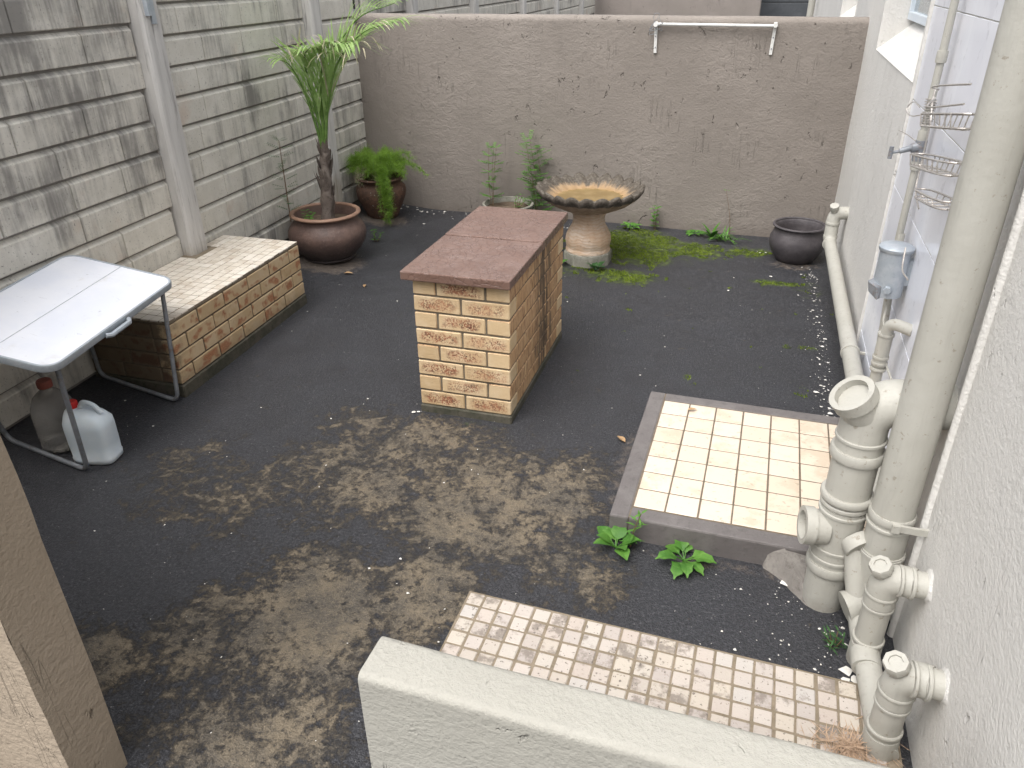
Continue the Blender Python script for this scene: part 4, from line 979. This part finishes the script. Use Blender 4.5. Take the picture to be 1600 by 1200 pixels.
b.build('husk', 'trunk_husk', palm)
fr = [  # rachis control points, number of leaflet pairs, leaflet length, lift
    ([(-1.485,1.93,.78),(-1.42,1.92,1.08),(-1.29,1.88,1.36),(-1.06,1.83,1.55),(-.80,1.78,1.62)], 42, .44, .30),
    ([(-1.49,1.93,.78),(-1.47,1.92,1.05),(-1.41,1.87,1.30),(-1.28,1.80,1.46),(-1.06,1.72,1.51)], 32, .44, .1),
    ([(-1.49,1.93,.78),(-1.50,1.90,1.05),(-1.50,1.84,1.28),(-1.45,1.76,1.42),(-1.34,1.66,1.48)], 22, .36, .1),
    ([(-1.495,1.94,.78),(-1.47,1.97,1.10),(-1.38,2.02,1.40),(-1.20,2.06,1.62),(-.94,2.08,1.71)], 34, .38, .5),
    ([(-1.50,1.93,.78),(-1.53,1.90,1.02),(-1.56,1.86,1.22),(-1.60,1.80,1.36),(-1.64,1.72,1.40)], 22, .26, .1),
]
for pts, npair, LL, lift in fr:
    cv = curve(pts, 14); rs = [.0125*(1-.85*i/(len(cv)-1)) for i in range(len(cv))]
    fo = MB().tube(cv, rs, 7).build('petiole', 'palm_petiole', palm, smooth=True)
    g, dry = MB(), MB(); N = len(cv)
    for k in range(npair):
        t = .15 + .85*k/(npair-1); i = min(N-2, int(t*(N-1))); p0 = cv[i].lerp(cv[i+1], t*(N-1)-i); tg = (cv[i+1]-cv[i]).normalized()
        side = tg.cross(Vector((0,0,1))).normalized(); upv = side.cross(tg).normalized()
        L0 = LL*(1.15-.55*t)*min(1,.45+2.2*(t-.1))*R.uniform(.85,1.1)
        for s in (-1, 1):
            sp = .16+.62*t+R.uniform(-.06,.06); d = tg*1.1 + side*s*sp + upv*(lift*t+R.uniform(-.10,.10))
            tgt = dry if (R.random() < (.10 if t < .8 else .30)) else g
            blade(tgt, p0, d, upv, L0, R.uniform(.010,.015), R.uniform(.3,.7)+.5*t, 7)
    if len(dry.f) < 60: g.add(dry.v, dry.f); dry = MB()
    g.build('leaflets', 'palm_leaf', fo)
    if dry.v: dry.build('dry_leaflets', 'palm_dry', fo)
b = MB()
for i in range(70):   # curled dry tips along the crown
    p0 = Vector((R.uniform(-1.55,-.98), R.uniform(1.66,1.84), 0)); p0.z = 1.46+.10*(p0.x+1.5)+R.uniform(-.05,.04)
    blade(b, p0, (R.uniform(-.6,.5),R.uniform(-.4,.1),R.uniform(-.1,.3)), (0,0,1), R.uniform(.10,.17), .009, R.uniform(1.2,2.6), 6)
b.build('dry_leaflets', 'palm_dry', palm)

# asparagus fern
R = random.Random(5)
fern = thing('feathery_fern', FC+Vector((0,0,.30)), 'bright green feathery fern spilling over its clay pot', 'fern')
lv, stm = MB(), MB()
def spray(pts, dens, spread):
    cv = curve(pts, 7); stm.tube(cv, .0022, 5)
    for i in range(len(cv)-1):
        for _ in range(dens):
            p0 = cv[i].lerp(cv[i+1], R.random()); k = (i+1)/len(cv)
            if k < .18: continue
            d = Vector((R.gauss(0,1),R.gauss(0,1),R.gauss(.15,.8))).normalized(); Lb = spread*R.uniform(.4,1)
            for q_ in range(6):
                pp = p0 + d*Lb*q_/6; dd = (d*.6+Vector((R.gauss(0,1),R.gauss(0,1),R.gauss(.1,1))).normalized()).normalized()
                blade(lv, pp, dd, Vector((R.gauss(0,1),R.gauss(0,1),1)), R.uniform(.018,.028), .008, .2, 1)
top0 = FC+Vector((0,0,.30))
for i in range(70):
    a = R.uniform(0,6.28); rr_ = R.uniform(.08,.26); h = R.uniform(.12,.24)
    e = Vector((math.cos(a)*rr_, math.sin(a)*rr_*.8, 0))
    if e.x < -.2: e.x = -.2
    spray([top0+e*.2, top0+e*.55+Vector((0,0,h*.8)), top0+e*.95+Vector((0,0,h)), top0+e*1.25+Vector((0,0,h*R.uniform(.45,.85)))], 8, .07)
for i in range(13):
    x = R.uniform(.06,.20); dz = R.uniform(-.30,-.08)
    spray([top0+Vector((.03,-.06,.02)), top0+Vector((x*.8,-.16,.14)), top0+Vector((x+.03,-.235,.02)), top0+Vector((x+.05,-.25,dz))], 8, .045)
spray([top0+Vector((.1,-.05,.05)), top0+Vector((.25,-.1,.17)), top0+Vector((.38,-.12,.17)), top0+Vector((.49,-.12,.09))], 7, .03)
lv_keep = lv; lv = MB()
for i in range(9):
    a = R.uniform(0,6.28); e = Vector((math.cos(a)*.17, math.sin(a)*.14, 0))
    spray([top0+e*.3, top0+e*.8+Vector((0,0,.12)), top0+e*1.2+Vector((0,0,.10)), top0+e*1.4+Vector((0,0,.0))], 4, .04)
lv.build('dead_foliage', 'palm_dry', fern); lv = lv_keep
lv.build('foliage', 'fern_leaf', fern); stm.build('stems', 'palm_petiole', fern)

def sprig(name, base, h, label, lean=(0,0), pairs=7, ll=.03, lw=.012, mat='weed_leaf', stems=1, group=None, seed=0, compound=False, spread=.06):
    R = random.Random(seed); base = Vector(base)
    t = thing(name, base, label, 'weed', group); st, lf = MB(), MB()
    for s in range(stems):
        hh = h*R.uniform(.6,1) if s else h; a0 = R.uniform(0,6.28); off = Vector((math.cos(a0),math.sin(a0),0))*spread*(0 if s == 0 else R.uniform(.3,1))
        cv = curve([base+off*.3, base+off*.7+Vector((lean[0]*.3,lean[1]*.3,hh*.5)), base+off+Vector((lean[0],lean[1],hh))], 8)
        st.tube(cv, [.0028*(1-.6*i/(len(cv)-1)) for i in range(len(cv))], 5)
        for k in range(pairs):
            tt = .15+.85*k/max(1,pairs-1); i = min(len(cv)-2,int(tt*(len(cv)-1))); p0 = cv[i].lerp(cv[i+1], tt*(len(cv)-1)-i); a = k*2.4+R.uniform(-.4,.4)
            for sg in (0, math.pi):
                d = Vector((math.cos(a+sg),math.sin(a+sg),R.uniform(.1,.5)))
                if compound:
                    for m_ in range(5):
                        pp = p0 + d*ll*1.5*(m_+1)/5
                        for s2 in (-1,1): leaf(lf, pp, d+Vector((-d.y,d.x,0))*s2*1.2, ll*.45, lw*.7, 3, .3)
                else: leaf(lf, p0, d, ll*R.uniform(.7,1.15), lw*R.uniform(.8,1.2), 4, .5)
    st.build('stem', 'stem_brown', t, smooth=True); lf.build('leaves', mat, t); return t
def rosette(name, base, n, L, wd, label, lobes=0, mat='weed_leaf', up=.6, group=None, seed=0, droop=.9):
    R = random.Random(seed); t = thing(name, base, label, 'weed', group)
    for i in range(n):
        a = 2*math.pi*i/n+R.uniform(-.35,.35); b = MB(); l_ = L*R.uniform(.7,1.1); d = Vector((math.cos(a),math.sin(a),up*R.uniform(.6,1.5))).normalized()
        b.tube([Vector(base), Vector(base)+d*l_*.35], .0025, 5); leaf(b, Vector(base)+d*l_*.32, d, l_*.75, wd*R.uniform(.8,1.15), 7, droop, .18, lobes)
        b.build('leaf', mat, t)
    return t
G = lambda x, y, o=0.: (x, y, gz(x,y)+o)
sprig('pot_weed', HC+Vector((-.13,.0,.155)), .47, 'tall thin weed rising from the planter behind the pedestal', (.03,.02), 7, .05, .02, seed=1, stems=3, spread=.10, compound=True)
sprig('wall_weed', G(-.27,3.18), .68, 'tall feathery weed against the far wall, left of the bird bath', (-.08,.02), 11, .065, .022, seed=2, stems=4, spread=.1, compound=True)
sprig('low_weed', HC+Vector((.09,-.04,.155)), .12, 'small clump of weeds at the right of the hidden planter', (.02,0), 4, .03, .014, seed=3, stems=4)
rosette('leafy_weed', G(.425,2.18), 7, .10, .05, 'dark glossy leafed weed at the foot of the bird bath, right side', 0, 'weed_dark', .9, seed=4)
rosette('small_weed', G(.155,2.20), 6, .075, .04, 'small weed between the bird bath foot and the pedestal', 0, 'weed_leaf', .9, seed=5)
rosette('broadleaf_weed', G(.50,3.24), 9, .10, .045, 'low broad leafed weed on the moss right of the bird bath', 0, seed=6)
sprig('upright_weed', G(.70,3.28), .19, 'small upright weed on the moss at the far wall foot', (.01,0), 5, .055, .03, 'weed_leaf', seed=7, stems=2)
rosette('pale_weed', G(1.01,3.27), 8, .09, .04, 'pale flat weed at the middle of the far wall foot', 0, seed=8, up=.4)
sprig('flower_weed', G(1.30,3.25), .37, 'thin bent stem weed on the far wall left of the dark pot', (-.07,.03), 2, .05, .01, seed=9, stems=1)
t_ = thing('grass_tuft', G(1.27,3.17), 'drooping grass tuft at the far wall foot left of the dark pot', 'grass')
b = MB(); R = random.Random(3)
for i in range(30):
    a = R.uniform(0,6.28); blade(b, Vector(G(1.27,3.17))+Vector((R.uniform(-.06,.06),R.uniform(-.03,.03),0)), (math.cos(a),math.sin(a)*.7,R.uniform(.4,1.2)), (0,0,1), R.uniform(.10,.2), .010, R.uniform(.8,1.8), 6)
b.build('blades', 'weed_leaf', t_)
b = MB()
for i in range(6): leaf(b, Vector(G(1.16,3.2)), (R.uniform(-1,.4),R.uniform(-.6,.1),.9), .15, .05, 6, 1.0)
b.build('leaves', 'weed_leaf', t_)
rosette('kerb_weed', G(1.085,-.735), 9, .105, .058, 'bright leafy weed at the near left corner of the tiled step', 0, seed=12, up=.9)
sprig('kerb_sprig', G(1.135,-.715), .16, 'narrow leafed sprig behind the bright weed at the step corner', (.03,.0), 8, .045, .010, 'weed_leaf', seed=14)
rosette('lobed_weed', G(1.335,-.735), 9, .12, .05, 'lobed leaf weed in front of the middle of the step kerb', 3, seed=13, up=.55, droop=1.2)
sprig('pot_sprout', PC+Vector((-.10,-.10,.262)), .10, 'small green sprout in the soil of the palm pot', (0,0), 5, .04, .018, seed=15, stems=5, spread=.07)
sprig('fence_weed', (-1.70,1.70,PC.z+.30), .56, 'wispy tall weed in front of the fence at the left of the palm pot', (-.02,.03), 10, .05, .009, 'weed_dark', seed=16, stems=2, spread=.05, compound=True)
sprig('tiny_weed', G(-1.38,2.33), .09, 'tiny weed between the palm pot and the fern pot', (0,0), 4, .035, .016, seed=17, stems=3)
sprig('pipe_weed', G(1.83,-1.0), .06, 'tiny sparse weed on the ground near the soil pipe foot', (0,0), 3, .03, .006, 'weed_dark', seed=18, stems=5, spread=.06)

# moss cushions: a mass of tiny blades
R = random.Random(8); b = MB(); cnt = 0
while cnt < 13000:
    x, y = R.uniform(.0,2.0), R.uniform(.6,3.34); f = blob(MOSS, x, y)
    f += (mnoise.noise(Vector((x*7,y*7,2)))*.9 + mnoise.noise(Vector((x*22,y*22,4)))*.5)
    if f < .66 or (x-BC.x)**2+(y-BC.y)**2 < .033: continue
    cnt += 1; p0 = Vector((x,y,gz(x,y)-.001)); a = R.uniform(0,6.28)
    b.add([p0+Vector((math.cos(a),math.sin(a),0))*.0035, p0-Vector((math.cos(a),math.sin(a),0))*.0035, p0+Vector((R.gauss(0,.005),R.gauss(0,.005),R.uniform(.004,.012)))], [(0,1,2)])
tag(b.build('moss', 'moss_leaf'), 'yellow green moss spreading on the asphalt round the bird bath', 'moss', None, 'stuff')

# paint flakes and grit
R = random.Random(9); b = MB()
def flake(x, y, s):
    n = R.randint(4,6); a0 = R.uniform(0,6.28); z = gz(x,y)+.004
    top_ = [(x+s*R.uniform(.5,1)*math.cos(a0+6.28*i/n), y+s*R.uniform(.4,1)*math.sin(a0+6.28*i/n), z+R.uniform(0,.002)) for i in range(n)]
    b.add([(x,y,z+.002)]+top_, [(0,1+i,1+(i+1)%n) for i in range(n)])
for i in range(240): flake(R.uniform(-1.6,1.95), R.uniform(-1.9,3.25), abs(R.gauss(0,.0032))+.0014)
for i in range(200): flake(1.93-abs(R.gauss(0,.05)), R.uniform(.3,2.7), abs(R.gauss(0,.0045))+.0015)
for i in range(90): flake(1.88-abs(R.gauss(0,.18)), R.uniform(-1.15,-.75), abs(R.gauss(0,.003))+.0014)
for i in range(60): flake(R.uniform(-1.6,.2), 3.32-abs(R.gauss(0,.10)), abs(R.gauss(0,.006))+.003)
for x, y, s in ((-.03,-.03,.014),(-.01,-.02,.012),(1.68,-.76,.02),(1.70,-.74,.018),(1.86,-1.10,.03),(1.88,-1.13,.025),(1.85,-1.14,.02),(1.35,2.05,.016),(-1.2,2.9,.02),(1.86,.32,.02),(1.9,.5,.016),(1.62,2.42,.018)): flake(x, y, s)
tag(b.build('paint_chips', 'paint_flake'), 'white paint chips and grit scattered over the asphalt', 'chips', None, 'stuff')
def dryleaf(x, y, L, a, label, z=None):
    b = MB(); p0 = Vector((x,y,(gz(x,y) if z is None else z)+.006)); leaf(b, p0, (math.cos(a),math.sin(a),.12), L, L*.45, 5, .25, .5)
    return b.top('fallen_leaf', 'dry_leaf', p0, label, 'leaf', 'fallen dry leaves')
dryleaf(1.0,-.02,.06,2.4,'curled dry leaf on the asphalt left of the tiled step')
dryleaf(1.25,.17,.045,.4,'small dry leaf lying on the far tiles of the step',.101)
dryleaf(-1.02,1.42,.05,1.9,'dry leaf on the asphalt between the bench and the pedestal')
dryleaf(-1.28,1.62,.07,.2,'dry leaf on the ground at the foot of the palm pot')
dryleaf(-.55,2.45,.06,.9,'pale dry leaf on the asphalt behind the pedestal')
# coir clump by the last pipe
R = random.Random(2); b = MB()
for i in range(420):
    a = R.uniform(0,6.28); r_ = abs(R.gauss(0,.045)); p0 = Vector((1.845+r_*math.cos(a)*1.3, -1.40+r_*math.sin(a)*.8, .018+max(0,.035-r_*.5)*R.random()))
    d = Vector((R.gauss(0,1),R.gauss(0,1),R.gauss(0,.4))); blade(b, p0, d, (0,0,1), R.uniform(.03,.07), .0022, R.uniform(-.5,.9), 3)
b.top('coir_clump', 'coir', (1.845,-1.40,.018), 'tan clump of coconut fibre on the mosaic tiles at the last pipe', 'fibre')
